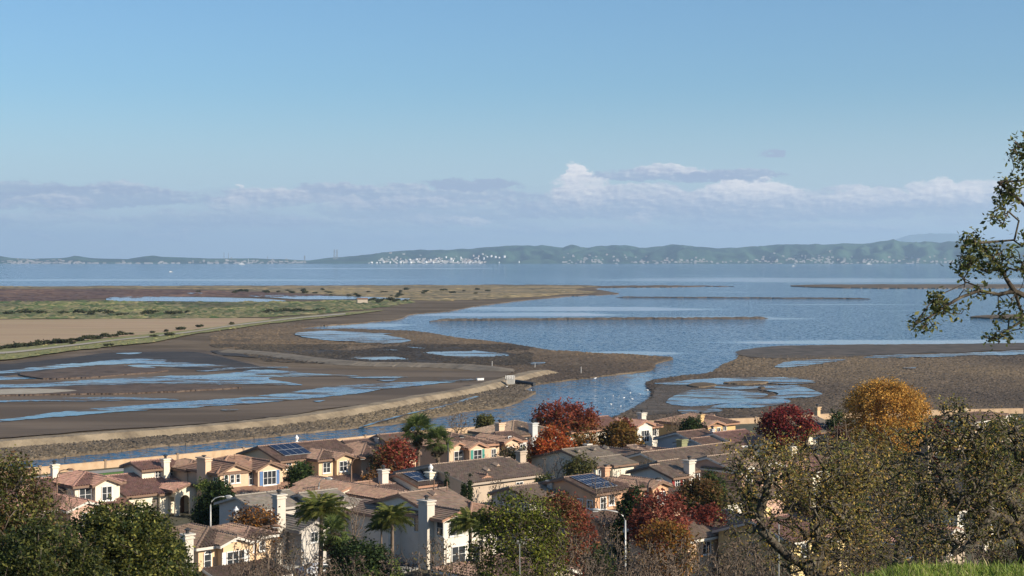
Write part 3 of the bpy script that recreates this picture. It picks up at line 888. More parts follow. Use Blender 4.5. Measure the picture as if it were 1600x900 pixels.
class House:
    def __init__(h, label, px, py, eave, wall, tile=('barrel', (0.25, 0.155, 0.115)), trim=(0.62, 0.59, 0.52), a=43, group=None, seed=1, cat='house'):
        h.a = rad(a)
        ze = 3.0 + eave
        h.Y = F * (CAMZ - ze) / (py - HZ)
        h.X = (px - 800) * h.Y / F
        h.E = empty('house', (h.X, h.Y, 3.0), h.a)
        tag(h.E, label, cat, group)
        h.eave = eave
        h.wallm = cmat('wall', wall)
        h.tk, h.tc = tile
        h.trim = cmat('trim', trim)
        h.w = MB()
        h.fa = MB()
        h.B = []
        h.k = 0
        h.r = np.random.default_rng(seed + int(px))
        h.c, h.s = math.cos(h.a), math.sin(h.a)

    def x(h, px, y=0.0):
        t = (px - 800) / F
        return (t * (h.Y + y * h.c) - h.X + y * h.s) / (h.c - t * h.s)

    def y(h, px, x=0.0):
        t = (px - 800) / F
        return (h.X + x * h.c - t * (h.Y + x * h.s)) / (h.s + t * h.c)

    def z(h, py, x, y):
        Y = h.Y + x * h.s + y * h.c
        return CAMZ - (py - HZ) * Y / F - 3.0

    # -- one volume with its roof
    def blk(h, x0, x1, y0, y1, ze, roof='gx', pitch=0.28, zb=-.1, ov=.55, g=.35, wall=True, tile=None, wm=None):
        i = len(h.B)
        e = 0.004 * i
        x0 -= e; x1 += e; y0 -= e; y1 += e
        h.B.append((x0, x1, y0, y1, zb, ze))
        W_ = h.w if wm is None else MB()
        dx, dy = x1 - x0, y1 - y0
        if roof == 'hip': axis = 'x' if dx >= dy else 'y'
        planes = []
        r = ov * pitch
        zt = ze - r
        if wall:
            W_.add([(x0, y0, zb), (x1, y0, zb), (x1, y1, zb), (x0, y1, zb), (x0, y0, ze), (x1, y0, ze), (x1, y1, ze), (x0, y1, ze)],
                   [(0, 1, 5, 4), (1, 2, 6, 5), (2, 3, 7, 6), (3, 0, 4, 7)])
        ridge = []
        if roof == 'gx':
            yc = (y0 + y1) / 2
            zr = ze + dy / 2 * pitch
            if wall: W_.add([(x0, y0, ze), (x0, y1, ze), (x0, yc, zr), (x1, y0, ze), (x1, y1, ze), (x1, yc, zr)], [(0, 2, 1), (3, 4, 5)])
            planes.append([(x0 - g, y0 - ov, zt), (x1 + g, y0 - ov, zt), (x1 + g, yc, zr), (x0 - g, yc, zr)])
            planes.append([(x1 + g, y1 + ov, zt), (x0 - g, y1 + ov, zt), (x0 - g, yc, zr), (x1 + g, yc, zr)])
            ridge.append(((x0 - g, yc, zr), (x1 + g, yc, zr)))
        elif roof == 'gy':
            xc = (x0 + x1) / 2
            zr = ze + dx / 2 * pitch
            if wall: W_.add([(x0, y0, ze), (x1, y0, ze), (xc, y0, zr), (x0, y1, ze), (x1, y1, ze), (xc, y1, zr)], [(0, 1, 2), (4, 3, 5)])
            planes.append([(x0 - ov, y1 + g, zt), (x0 - ov, y0 - g, zt), (xc, y0 - g, zr), (xc, y1 + g, zr)])
            planes.append([(x1 + ov, y0 - g, zt), (x1 + ov, y1 + g, zt), (xc, y1 + g, zr), (xc, y0 - g, zr)])
            ridge.append(((xc, y0 - g, zr), (xc, y1 + g, zr)))
        elif roof == 'hip':
            d = (min(dx, dy) / 2)
            zr = ze + d * pitch
            D = d + ov
            a = (x0 - ov, y0 - ov, zt); b = (x1 + ov, y0 - ov, zt); c = (x1 + ov, y1 + ov, zt); dd = (x0 - ov, y1 + ov, zt)
            if axis == 'x':
                yc = (y0 + y1) / 2
                p, q = (x0 - ov + D, yc, zr), (x1 + ov - D, yc, zr)
                planes += [[a, b, q, p], [c, dd, p, q], [dd, a, p], [b, c, q]]
                ridge += [(p, q), (a, p), (dd, p), (b, q), (c, q)]
            else:
                xc = (x0 + x1) / 2
                p, q = (xc, y0 - ov + D, zr), (xc, y1 + ov - D, zr)
                planes += [[a, b, p], [c, dd, q], [dd, a, p, q], [b, c, q, p]]
                ridge += [(p, q), (a, p), (b, p), (c, q), (dd, q)]
        elif roof == 'shed':       # falls towards the front
            zr = ze + dy * pitch
            if wall: W_.add([(x0, y0, ze), (x0, y1, ze), (x0, y1, zr), (x1, y0, ze), (x1, y1, ze), (x1, y1, zr)], [(0, 2, 1), (3, 4, 5)])
            planes.append([(x0 - g, y0 - ov, zt), (x1 + g, y0 - ov, zt), (x1 + g, y1, zr), (x0 - g, y1, zr)])
        elif roof == 'shedl':      # falls towards the left
            zr = ze + dx * pitch
            if wall: W_.add([(x0, y0, ze), (x1, y0, ze), (x1, y0, zr), (x0, y1, ze), (x1, y1, ze), (x1, y1, zr)], [(0, 1, 2), (4, 3, 5)])
            planes.append([(x0 - ov, y1 + g, zt), (x0 - ov, y0 - g, zt), (x1, y0 - g, zr), (x1, y1 + g, zr)])
        if wm is not None: W_.build('wall', cmat('wall', wm), h.E)
        if roof == 'none': return i
        kind, tc = tile or (h.tk, h.tc)
        rb = MB()
        TV, TC = [], []
        for pl in planes:
            up = [(p[0], p[1], p[2] + .06) for p in pl]
            rb.prism([(p[0], p[1], p[2] - .08) for p in pl], (0, 0, .14))
            tv, tcq = tiles_on(up, kind, tc, h.r)
            TV += tv
            TC += tcq
            # fascia under every outer edge of the plane
            n = len(pl)
            for q in range(n):
                A, B_ = Vector(pl[q]), Vector(pl[(q + 1) % n])
                if any((A - Vector(s)).length + (B_ - Vector(t)).length < .01 or (A - Vector(t)).length + (B_ - Vector(s)).length < .01 for s, t in ridge): continue
                d = (B_ - A)
                out = Vector((d.y, -d.x, 0))
                if out.length < 1e-6: continue
                out.normalize()
                cen = sum((Vector(p) for p in pl), Vector()) / n
                if (A - cen).dot(out) < 0: out = -out
                if A.z - zt > .02 and B_.z - zt > .02 and roof in ('shed', 'shedl'): continue
                dn = Vector((0, 0, -.2))
                h.fa.prism([A + Vector((0, 0, .05)), B_ + Vector((0, 0, .05)), B_ + dn, A + dn], out * .035)
        rf = rb.build('roof', cmat('underlay', tuple(x * .7 for x in tc)), h.E)
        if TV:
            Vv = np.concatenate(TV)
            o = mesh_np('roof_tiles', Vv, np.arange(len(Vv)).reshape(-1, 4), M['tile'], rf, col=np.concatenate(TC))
            o['kind'] = 'stuff'
        cp = MB()
        rr = random.Random(i + 5)
        for s, t in ridge:
            s, t = Vector(s) + Vector((0, 0, .1)), Vector(t) + Vector((0, 0, .1))
            d = t - s
            k = max(1, int(d.length / .42))
            sd = Vector((-d.y, d.x, 0)).normalized() * .15
            for j in range(k):
                p0, p1 = s + d * (j / k), s + d * ((j + 1) / k)
                lz = rr.uniform(0, .02)
                up0, up1 = Vector((0, 0, .15 + lz)), Vector((0, 0, .11 + lz))
                cp.add([p0 - sd, p0 + up0 - sd * .4, p0 + up0 + sd * .4, p0 + sd, p1 - sd, p1 + up1 - sd * .4, p1 + up1 + sd * .4, p1 + sd],
                       [(0, 1, 5, 4), (1, 2, 6, 5), (2, 3, 7, 6), (0, 3, 2, 1)])
        if cp.v: cp.build('ridge_cap', cmat('ridge', tuple(min(.6, x * 1.12) for x in tc)), rf)
        return i

    # -- openings. wall: 'F' front of block i, 'L' left side of block i, 'R' right side
    def basis(h, wall, i):
        x0, x1, y0, y1, zb, ze = h.B[i]
        if wall == 'F': return Vector((1, 0, 0)), Vector((0, -1, 0)), Vector((0, y0, 0))
        if wall == 'L': return Vector((0, -1, 0)), Vector((-1, 0, 0)), Vector((x0, 0, 0))
        return Vector((0, 1, 0)), Vector((1, 0, 0)), Vector((x1, 0, 0))

    def pt(h, wall, i, u, z, out):
        U, N, O = h.basis(wall, i)
        s = u if wall != 'L' else -u
        return O + U * s + N * out + Vector((0, 0, z))

    def slab(h, m, wall, i, ua, ub, za, zb, o0, o1):
        if wall == 'L': ua, ub = ub, ua
        m.prism([h.pt(wall, i, ua, za, o0), h.pt(wall, i, ub, za, o0), h.pt(wall, i, ub, zb, o0), h.pt(wall, i, ua, zb, o0)],
                h.pt(wall, i, 0, 0, o1) - h.pt(wall, i, 0, 0, o0))

    def win(h, wall, i, u, z, w=1.2, hh=1.3, n=2, m=2, shut=None, fr=(0.74, 0.73, 0.70), arch=False, sill=True):
        """window centred at u along the wall, z its middle"""
        f = MB()
        a, b, c, d = u - w / 2, u + w / 2, z - hh / 2, z + hh / 2
        t = .06
        fm = cmat('frame', fr)
        h.slab(f, wall, i, a - t, a + .02, c - t, d + t, .003, .085)
        h.slab(f, wall, i, b - .02, b + t, c - t, d + t, .003, .085)
        h.slab(f, wall, i, a + .02, b - .02, c - t, c + .02, .003, .085)
        h.slab(f, wall, i, a + .02, b - .02, d - .02, d + t, .003, .085)
        if sill: h.slab(f, wall, i, a - .14, b + .14, c - t - .10, c - t, .003, .14)
        for k in range(1, n):
            uu = a + (b - a) * k / n
            h.slab(f, wall, i, uu - .03, uu + .03, c + .02, d - .02, .02, .065)
        for k in range(1, m):
            zz = c + (d - c) * k / m
            h.slab(f, wall, i, a + .02, b - .02, zz - .018, zz + .018, .022, .055)
        if arch:
            R = w / 2 + t
            pts = [(u + R * math.cos(q), d + t + R * .8 * math.sin(q)) for q in np.linspace(0, math.pi, 9)]
            if wall == 'L': pts = pts[::-1]
            f.prism([h.pt(wall, i, p[0], p[1], .003) for p in pts], h.pt(wall, i, 0, 0, .08) - h.pt(wall, i, 0, 0, .003))
        fo = f.build('window', fm, h.E)
        g = MB()
        h.slab(g, wall, i, a + .02, b - .02, c + .02, d - .02, .008, .02)
        if arch:
            R = w / 2 - .05
            pts = [(u + R * math.cos(q), d + t + .02 + R * .8 * math.sin(q)) for q in np.linspace(0, math.pi, 9)]
            if wall == 'L': pts = pts[::-1]
            g.prism([h.pt(wall, i, p[0], p[1], .081) for p in pts], h.pt(wall, i, 0, 0, .09) - h.pt(wall, i, 0, 0, .081))
        g.build('pane', M['glass'], fo)
        if shut:
            for sd in (-1, 1):
                s = MB()
                ua = a - t - .5 if sd < 0 else b + t + .04
                h.slab(s, wall, i, ua, ua + .46, c - .05, d + .05, .004, .06)
                for k in range(8):
                    zz = c + (d - c) * (k + .3) / 8
                    h.slab(s, wall, i, ua + .06, ua + .40, zz, zz + .05, .06, .075)
                s.build('shutter', cmat('shutter', shut), h.E)

    def garage(h, wall, i, u, w=4.6, hh=2.2, c=(0.55, 0.48, 0.40)):
        f = MB()
        for k in range(4):
            za = .05 + hh * k / 4
            h.slab(f, wall, i, u - w / 2, u + w / 2, za, za + hh / 4 - .03, .01, .05)
            for q in range(4):
                ua = u - w / 2 + w * (q + .12) / 4
                h.slab(f, wall, i, ua, ua + w * .19, za + .12, za + hh / 4 - .14, .05, .065)
        f.build('garage_door', cmat('door', c), h.E)

    def door(h, wall, i, u, c=(0.16, 0.08, 0.05)):
        f = MB()
        h.slab(f, wall, i, u - .5, u + .5, 0, 2.15, .01, .06)
        for za in (.25, 1.2):
            for ua in (-.38, .06): h.slab(f, wall, i, u + ua, u + ua + .32, za, za + .75, .06, .075)
        f.build('door', cmat('door', c), h.E)

    def band(h, i, wall='F', wdt=.28):
        x0, x1, y0, y1, zb, ze = h.B[i]
        f = MB()
        if wall == 'F': h.slab(f, 'F', i, x0 - .02, x1 + .02, ze - .42, ze - .18, .004, .10)
        else: h.slab(f, wall, i, y0, y1, ze - .42, ze - .18, .004, .10)
        f.build('frieze', cmat('trim', (0.74, 0.71, 0.64)), h.E)

    def chim(h, x, y, zt, wx=.75, wy=.55, zb=0.0, col=None, cap='pot', lift=.55):
        c = MB()
        c.box(x - wx, x + wx, y - wy, y + wy, zb, zt)
        co = c.build('chimney', cmat('wall', col) if col else h.wallm, h.E)
        q = MB()
        q.box(x - wx - .1, x + wx + .1, y - wy - .1, y + wy + .1, zt - .32, zt - .16)
        q.box(x - wx - .15, x + wx + .15, y - wy - .15, y + wy + .15, zt + .002, zt + .14)
        q.build('chimney_cap', cmat('wall', col) if col else h.wallm, co)
        f = MB()
        if cap == 'pot':
            f.tube([(x, y, zt + .1), (x, y, zt + .1 + lift * .6)], .17, 8)
            f.tube([(x, y, zt + .12 + lift * .6), (x, y, zt + .2 + lift * .6), (x, y, zt + .1 + lift)], [.30, .32, .08], 8)
        else:
            f.tube([(x, y, zt + .1), (x, y, zt + .3), (x, y, zt + .5), (x, y, zt + .7), (x, y, zt + .95), (x, y, zt + 1.1)], [.3, .12, .26, .30, .12, .05], 10)
        f.build('flue', M['darkmetal'] if cap == 'pot' else M['paint_white'], co)

    def chp(h, px, y, ytop, wpx, **kw):
        """chimney from its place and size in the photo"""
        x = h.x(px, y)
        Yc = h.Y + x * h.s + y * h.c
        w = wpx * Yc / F / 1.45
        h.chim(x, y, CAMZ - (ytop - HZ) * Yc / F - 3.0, wx=w * kw.pop('fx', .5), wy=w * kw.pop('fy', .42), **kw)

    def vent(h, i, u, v, front=True):
        """little tiled roof vent on the front slope of block i"""
        x0, x1, y0, y1, zb, ze = h.B[i]
        m = MB()
        pit = .28
        y = y0 + v
        z = ze + v * pit + .12
        m.prism([(u - .3, y - .3, z - .08), (u + .3, y - .3, z - .08), (u + .0, y - .3, z + .22)], (0, .75, .21))
        m.build('roof_vent', cmat('ridge', tuple(min(.6, q * 1.3) for q in h.tc)), h.E)

    def pipe(h, x, y, z0, z1):
        m = MB()
        m.tube([(x, y, z0), (x, y, z1)], .06, 6)
        m.build('vent_pipe', M['browntrim'], h.E)

    def done(h):
        h.w.build('wall', h.wallm, h.E)
        if h.fa.v: h.fa.build('fascia', h.trim, h.E)
        return h

    def solar(h, bx, x0, x1, v0, v1, nu, nv, pitch=.28, label=None, lift=.30):
        """framed panels lying on the front slope of a gx block (v up the slope from the wall line)"""
        B = h.B[bx]
        y0, ze = B[2], B[5]
        pu, pv = (x1 - x0) / nu, (v1 - v0) / nv
        root = empty('solar_array', (h.X, h.Y, 3.0), h.a)
        for a in range(nu):
            for b in range(nv):
                ua, ub = x0 + a * pu + .02, x0 + (a + 1) * pu - .02
                va, vb = y0 + v0 + b * pv + .02, y0 + v0 + (b + 1) * pv - .02
                P = lambda u, v, l: Vector((u, v, ze + (v - y0) * pitch + l))
                f = MB()
                f.prism([P(ua, va, lift), P(ub, va, lift), P(ub, vb, lift), P(ua, vb, lift)], (0, 0, .04))
                fo = f.build('solar_panel', M['alu'], root)
                c = MB()
                e = .035
                c.prism([P(ua + e, va + e, lift + .042), P(ub - e, va + e, lift + .042), P(ub - e, vb - e, lift + .042), P(ua + e, vb - e, lift + .042)], (0, 0, .006))
                c.build('cell', M['solar'], fo)
        tag(root, label, 'solar panels')


CREAM = (0.70, 0.63, 0.50); WHITE = (0.68, 0.63, 0.54); PEACH = (0.62, 0.44, 0.30); YPEACH = (0.66, 0.47, 0.29); TAN = (0.46, 0.37, 0.28)
SALMON = (0.56, 0.33, 0.20); GREY = (0.52, 0.48, 0.43); OLIVE = (0.24, 0.24, 0.13); OCHRE = (0.58, 0.40, 0.19); PINK = (0.50, 0.33, 0.25); BLUEG = (0.50, 0.50, 0.48)
T_RED = ('barrel', (0.30, 0.175, 0.135)); T_BR = ('barrel', (0.235, 0.155, 0.115)); T_DK = ('barrel', (0.17, 0.12, 0.09)); T_GR = ('flat', (0.23, 0.20, 0.165)); T_FB = ('flat', (0.225, 0.16, 0.12)); T_GD = ('flat', (0.17, 0.14, 0.11)); T_RB = ('flat', (0.29, 0.175, 0.12)); T_TN = ('barrel', (0.28, 0.205, 0.15))
WTRIM = (0.60, 0.56, 0.49); BTRIM = (0.20, 0.125, 0.085); RTRIM = (0.36, 0.20, 0.13)

# far left cream house
h = House('cream two storey house at the far left with clay tiles and a projecting gable', 117, 758, 5.6, CREAM, T_RED, BTRIM)
h.blk(0, 5.9, 0, 7.5, 5.6, 'hip', .30)
bx1 = h.x(182, -.7)
h.blk(h.x(149, -.7), bx1, -.7, 4, 5.6, 'gy', .42)
h.blk(-7, 0.3, 2.6, 8.6, 4.9, 'gx', .32)
h.blk(.6, 6.2, -2.2, 0, 2.75, 'shed', .3)
h.blk(-3.2, .2, -3.4, 3, 2.5, 'gy', .40)
h.blk(-7, -3.2, -1.0, 2.6, 2.6, 'shed', .3)
h.win('F', 0, h.x(133), 4.35, 1.5, 1.5)
for p in (163, 170.5): h.win('F', 1, h.x(p, -.7), 4.35, .62, 1.6, 1, 2)
h.win('F', 2, h.x(73, 2.6), 4.05, 1.1, .8)
h.chp(85, 5.6, 727, 14, zb=4)
h.done()

# white house with arched entry
h = House('low cream house with an arched entry porch and a small white chimneyed upper storey', 198, 774, 2.9, CREAM, T_RED, BTRIM)
h.blk(0, 10.2, 0, 12.5, 2.9, 'gx', .26)
x0, x1 = h.x(222, 4.2), h.x(279, 4.2)
h.blk(x0, x1, 4.2, 8.8, 5.35, 'gx', .26)
ex0, ex1 = h.x(274, -2), h.x(311, -2)
h.blk(ex0, ex1, -2.0, 2, 3.25, 'none', wall=False)
# porch front with a real arch
xm, ra = h.x(289, -2), .72
arc = [(xm + ra * math.cos(t), 1.75 + ra * math.sin(t)) for t in np.linspace(math.pi, 0, 11)]
zr = 3.25 + (ex1 - ex0) / 2 * .32
h.w.prism([(xm - ra, -2.0, 0)] + [(p[0], -2.0, p[1]) for p in arc] + [(xm + ra, -2.0, 0), (ex1, -2.0, 0), (ex1, -2.0, 3.25), ((ex0 + ex1) / 2, -2.0, zr), (ex0, -2.0, 3.25), (ex0, -2.0, 0)], (0, .28, 0))
h.w.box(ex1 - .28, ex1 - .002, -1.72, 0, 0, 3.25)
h.w.box(ex0 + .002, ex0 + .28, -.5, 0, 0, 3.25)
h.w.box(ex0 + .002, ex0 + .28, -1.72, -.5, 2.3, 3.25)
h.blk(ex0, ex1, -1.98, 2, 3.25, 'gy', .32, wall=False)
h.blk(h.x(250, -.5), ex0 - .1, -.5, 1.5, 2.75, 'shed', .1)
h.garage('F', 0, h.x(250), 2.2, 2.1, (.16, .13, .11))  # dark door colour stands in for the shade inside a garage opening
h.door('F', 0, xm + .6)
h.win('F', 0, h.x(312), 1.5, .9, 1.4)
for p in (246.5, 270): h.win('F', 1, h.x(p, 4.2), 4.55, .8, .8)
h.chp(258.5, 3.8, 718, 15, zb=2.9)
h.done()

# peach house with blue shutters
h = House('peach two storey house with blue shutters, a wide chimney and a tiled porch roof', 341, 738, 5.5, PEACH, T_BR, BTRIM)
w1, b0, b1, xr = h.x(386), h.x(403, -1), h.x(438, -1), h.x(442)
h.blk(0, xr, 0, 8, 5.5, 'hip', .30, tile=T_RB)
h.blk(0.02, w1, -.35, 4, 5.5, 'gy', .42, tile=T_RB)
h.blk(b0, b1, -1.0, 4, 5.6, 'gy', .42, tile=T_RB)
h.blk(1.6, xr, -2.6, -.4, 2.7, 'shed', .32, tile=T_RB)
h.blk(-.15, 4, 7.0, 13, 5.3, 'hip', .3)
for p in (353, 362.5, 371.5): h.win('F', 1, h.x(p, -.35), 4.55, .55, 1.0, 1, 2)
h.win('F', 0, h.x(391.5), 4.3, 1.5, 1.6, 3, 2)
h.win('F', 2, h.x(421, -1), 4.3, 1.9, 1.7, 3, 2, shut=(0.10, 0.19, 0.36))
h.win('L', 1, .6, 4.2, .8, 1.2)
h.chim(-.4, h.y(323), h.z(716, -.4, h.y(323)), .42, 1.0, 0, cap='pot', lift=.3)
h.garage('F', 3, h.x(410, -2.6), 4.4, 2.1, (.42, .32, .24))
h.vent(0, 2.5, 2.4); h.vent(0, 6.2, 2.4)
h.pipe(4.4, 3, 6, 7.2)
h.done()

# house with dark solar rectangle
h = House('yellow peach two storey house with a plain dark solar array by the wall', 438, 719, 5.6, YPEACH, T_BR, BTRIM)
xw = h.x(480)
h.blk(0, xw + 8, 0, 9.5, 5.6, 'gx', .28)
y2 = -2.4
xa, xb, xc = h.x(498, y2), h.x(522, y2), h.x(549, y2 - .6)
h.blk(xa, xc - .2, y2, 8, 5.6, 'hip', .30)
h.blk(xb, xc, y2 - .6, 2, 5.65, 'gy', .36)
h.blk(xa - 3.5, xa + 1.2, y2 - 3.4, y2 + .5, 2.6, 'gy', .34)
h.blk(xa + 1.4, xc + .4, y2 - 2.4, y2 - .6, 2.6, 'shed', .28)
h.blk(-1.6, xw - 1, -2, -.05, 2.6, 'shed', .3)
h.win('F', 1, h.x(510, y2), 4.35, 1.15, 1.3)
h.win('F', 2, h.x(536, y2 - .6), 4.4, 1.2, 1.3, 2, 2)
h.win('F', 0, h.x(451), 4.75, .75, .75); h.win('F', 0, h.x(466), 4.75, .75, .75)
h.win('F', 3, xa - 1.2, 1.9, 1.5, .3, 2, 1, arch=True)
h.band(0); h.band(1)
h.chp(463.5, 6.2, 692, 13, zb=5, cap='urn', lift=.2)
h.solar(0, h.x(440, 1) + .2, h.x(440, 1) + 4.6, .5, 4.3, 4, 2, label='plain dark solar array on the tiled roof of the yellow peach house by the wall')
h.done()

# dark shaded house behind, right of it
h = House('brown tiled house with a shaded left wall standing behind the red leaved tree', 565, 713, 5.4, PEACH, T_BR, BTRIM)
h.blk(0, 7.5, 0, 9, 5.4, 'hip', .32)
h.blk(4.2, 8.5, -1.5, 4, 5.4, 'gy', .34)
h.win('F', 0, 1.9, 4.2, 1.1, 1.3); h.win('F', 1, 6.4, 4.2, 1.2, 1.3)
h.vent(0, 3, 2.2); h.vent(0, 5, 2.8)
h.done()
h = House('brown gabled house by the wall, chimney pot showing left of the two tall palms', 612, 694, 5.2, TAN, T_BR, BTRIM)
h.blk(0, 7, 0, 6, 5.2, 'gx', .34)
h.blk(-5, 0.2, 1.5, 8, 4.6, 'gx', .3)
h.chp(592, 3, 685, 14, zb=4, col=GREY)
h.win('L', 0, 3, 4.1, 1, 1.2); h.win('F', 0, 3, 4.1, 1.2, 1.2)
h.done()

# house with teal shutters
h = House('peach house with teal shutters and two front gables beside the pair of tall palms', 702, 700, 5.6, PEACH, T_BR, RTRIM)
bx = [h.x(729.5, 0), h.x(734, -1.2), h.x(757, -1.2)]
h.blk(0, bx[0], 0, 5, 5.6, 'gy', .40)
h.blk(bx[1], bx[2], -1.2, 5, 5.6, 'gy', .40)
h.blk(.4, h.x(770), .6, 9.5, 5.7, 'hip', .32)
h.blk(h.x(766), h.x(786), -.9 + 1.5, 8, 5.6, 'hip', .3)
h.blk(h.x(787), h.x(806), -.4, 6, 5.8, 'gy', .36)
h.blk(h.x(806), h.x(826), 1.2, 7, 5.6, 'gx', .3)
h.blk(-1.2, 3.8, -3.6, 0.1, 2.7, 'gy', .36)
h.blk(3.9, bx[2] + .2, -2.6, -1.2, 2.7, 'shed', .3)
h.win('F', 0, h.x(716, 0), 4.2, 1.6, 1.6, 2, 2)
h.win('F', 1, h.x(746, -1.2), 4.3, 1.5, 1.6, 2, 2, shut=(0.06, 0.26, 0.21))
h.win('F', 3, h.x(771, .6), 4.0, .8, 1.4)
h.win('F', 4, h.x(796, -.4), 4.2, 1.4, 1.4, 2, 2)
h.win('F', 4, h.x(796, -.4), 6.3, .5, .3, 1, 1)
h.win('F', 5, h.x(816, 1.2), 4.4, 1.0, 1.0)
h.win('F', 6, 1.3, 1.7, 1.9, .3, 2, 1, arch=True)
h.chp(781, 7, 662, 17, zb=5)
h.vent(2, 3.4, 2.6); h.vent(2, 5.5, 3)
h.done()
h = House('brown tiled house with a tall pale blue chimney behind the round dark red tree', 800, 680, 5.5, GREY, T_TN, BTRIM)
h.blk(0, 9.5, 0, 9, 5.5, 'hip', .32)
h.chp(833, -.45, 662, 16, zb=0, col=BLUEG)
h.vent(0, 4, 2.4)
h.done()

# red brown roof in the middle left
h = House('pale house with broad brown tile roof and lit white gable end, palms behind it', 606, 780, 5.5, CREAM, T_BR, RTRIM)
h.blk(0, h.x(652), 0, 17, 5.5, 'gy', .27)
h.blk(-3.4, 0, 7, 14, 5.3, 'shedl', .27)
h.blk(h.x(640), h.x(662), 2, 9, 5.2, 'gx', .25)
h.win('F', 0, h.x(622), 4.3, 1.0, 1.2)
h.win('L', 0, 4, 4.2, .9, 1.2)
h.chp(599, 12, 735, 18, zb=5, col=(.58, .53, .45))
for (u, v) in ((2, 4), (3, 7)): h.pipe(u, v, 5.8, 6.9)
h.done()

# grey house
h = House('grey flat tiled house with a tall pale chimney, pale lit front behind the feathery palm', 500, 791, 5.5, GREY, T_GR, (0.42, 0.38, 0.33))
h.blk(0, h.x(553), 0, 7, 5.5, 'gx', .27)
h.blk(-6.2, .3, 3.0, 10, 5.5, 'gx', .27)
h.blk(-4.6, -1.4, -3.0, 4, 3.9, 'gy', .42)
h.blk(h.x(526), h.x(569), -.8, 5, 5.4, 'hip', .26)
h.chp(436, -.2, 774, 23, zb=0, col=(.56, .51, .43))
for p in (536, 548, 560): h.win('F', 3, h.x(p, -.8), 4.4, .62, .9, 1, 2)
h.win('F', 3, h.x(542, -.8), 1.7, 1.6, 1.6, 2, 2); h.win('F', 0, h.x(510), 4.2, 1.1, 1.3)
h.win('F', 2, -3.0, 2.9, .9, 1.0)
h.door('F', 3, h.x(560, -.8), (.62, .60, .56))
h.vent(0, 2, 2); h.pipe(-2, 5, 6.2, 7.4)
h.done()
h = House('grey gabled cottage showing a small dark peak between bare trees and the peach porch', 398, 800, 4.6, GREY, T_GR, BTRIM)
h.blk(0, 5, 0, 6, 4.6, 'gy', .42)
h.win('F', 0, 2.5, 3.4, .9, 1.0)
h.done()

# front left
h = House('peach house at the front left with arched white trimmed windows and an urn topped chimney', 310, 853, 5.5, YPEACH, T_DK, WTRIM)
p1, p2 = h.x(349, -1), h.x(387, -1)
h.blk(0, h.x(395), 0, 9, 5.5, 'hip', .30)
h.blk(p1, p2, -1.0, 5, 5.6, 'gy', .36)
h.blk(h.x(388), h.x(428), .5, 6.5, 5.7, 'hip', .28, tile=T_BR)
h.blk(h.x(350, -4), h.x(445, -4), -4.2, -.95, 2.7, 'shed', .24)
h.blk(-6, 0.2, 2.5, 9, 3.2, 'hip', .3)
h.win('F', 0, h.x(324), 4.0, .72, 1.2, 1, 2, arch=True)
h.win('F', 1, h.x(368, -1), 4.0, 1.9, 1.45, 3, 2, shut=(0.68, 0.67, 0.63))
for p in (390.5, 408): h.win('F', 2, h.x(p + 1, .5), 4.6, .6, .9, 1, 2, arch=True)
h.win('F', 3, h.x(390, -4.2), 1.4, 1.6, 1.2, 2, 2)
h.win('F', 1, h.x(368, -1), 5.85, .35, .3, 1, 1, sill=False)
h.band(0); h.band(2); h.band(3)
h.chp(369, 8.2, 808, 24, zb=3, cap='urn', col=PEACH)
h.chp(293, -.6, 836, 21, zb=0, col=(.56, .51, .43))
h.done()

# centre front white house
h = House('white house in the centre foreground with a big white chimney on its shaded left wall', 694, 810, 5.4, WHITE, T_FB, RTRIM)
xg = h.x(738)
h.blk(0, xg, 0, 8, 5.4, 'gy', .28)
h.blk(.5, h.x(770), 2.4, 13, 5.6, 'gx', .27, tile=T_FB)
h.blk(-1.6, 1.2, 7.2, 14.5, 5.0, 'shedl', .25)
h.blk(h.x(735, 1), h.x(776, 1), 1.0, 7, 5.4, 'hip', .28, tile=T_RB)
h.chim(-.4, h.y(671, 0), h.z(783, -.4, h.y(671)), .5, .72, 0, col=(.56, .51, .43))
h.win('L', 0, h.y(688), 4.35, 1.0, 1.6, 1, 2, fr=(.66, .65, .6)); h.win('L', 0, h.y(653), 4.35, 1.0, 1.6, 1, 2, fr=(.66, .65, .6))
h.win('F', 0, h.x(712), 4.2, 1.6, 1.4, 2, 2)
h.win('F', 0, h.x(716), 1.5, 1.8, 1.6, 2, 2); h.win('F', 3, h.x(755, 1), 4.2, 1.3, 1.3)
h.garage('F', 3, h.x(755, 1), 2.6, 2.2)
h.vent(1, 4, 4); h.pipe(5, 7.5, 7, 8.2); h.pipe(6, 6.5, 7, 8.0)
h.done()

# white house with solar sheets and cypresses
h = House('bright white house with dark solar sheets on its roof and narrow cypresses before it', 737, 752, 5.5, WHITE, T_BR, RTRIM)
h.blk(0, h.x(787), 0, 6, 5.5, 'gx', .30, tile=T_RB)
h.blk(-.02, h.x(771), -.5, 5, 5.5, 'gy', .34, tile=T_RB)
h.blk(-5.5, .3, 3.5, 11, 5.2, 'gx', .24, tile=T_DK)
h.blk(-11, -6, 5.5, 11, 4.6, 'gx', .3, tile=T_RB)
h.blk(-3.5, 0, -1, 3.5, 2.8, 'shed', .25)
h.win('F', 1, h.x(748, -.5), 4.4, 1.2, 1.3, 2, 2); h.door('F', 1, h.x(757, -.5), (.6, .58, .54))
h.win('F', 1, h.x(756, -.5), 4.2, .8, 2.0, 1, 2)
for p in (776, 781): h.win('F', 0, h.x(p), 4.8, .6, .6, 1, 1)
h.win('F', 0, h.x(769.5), 4.5, .6, 1.1, 1, 2)
h.chp(673, 4.4, 739, 19, zb=0, col=CREAM, cap='urn', lift=.2)
h.solar(2, -5.2, .2, .3, 3.2, 5, 2, pitch=.24, label='dark tilted solar sheets on the roof behind the three narrow cypresses')
h.done()

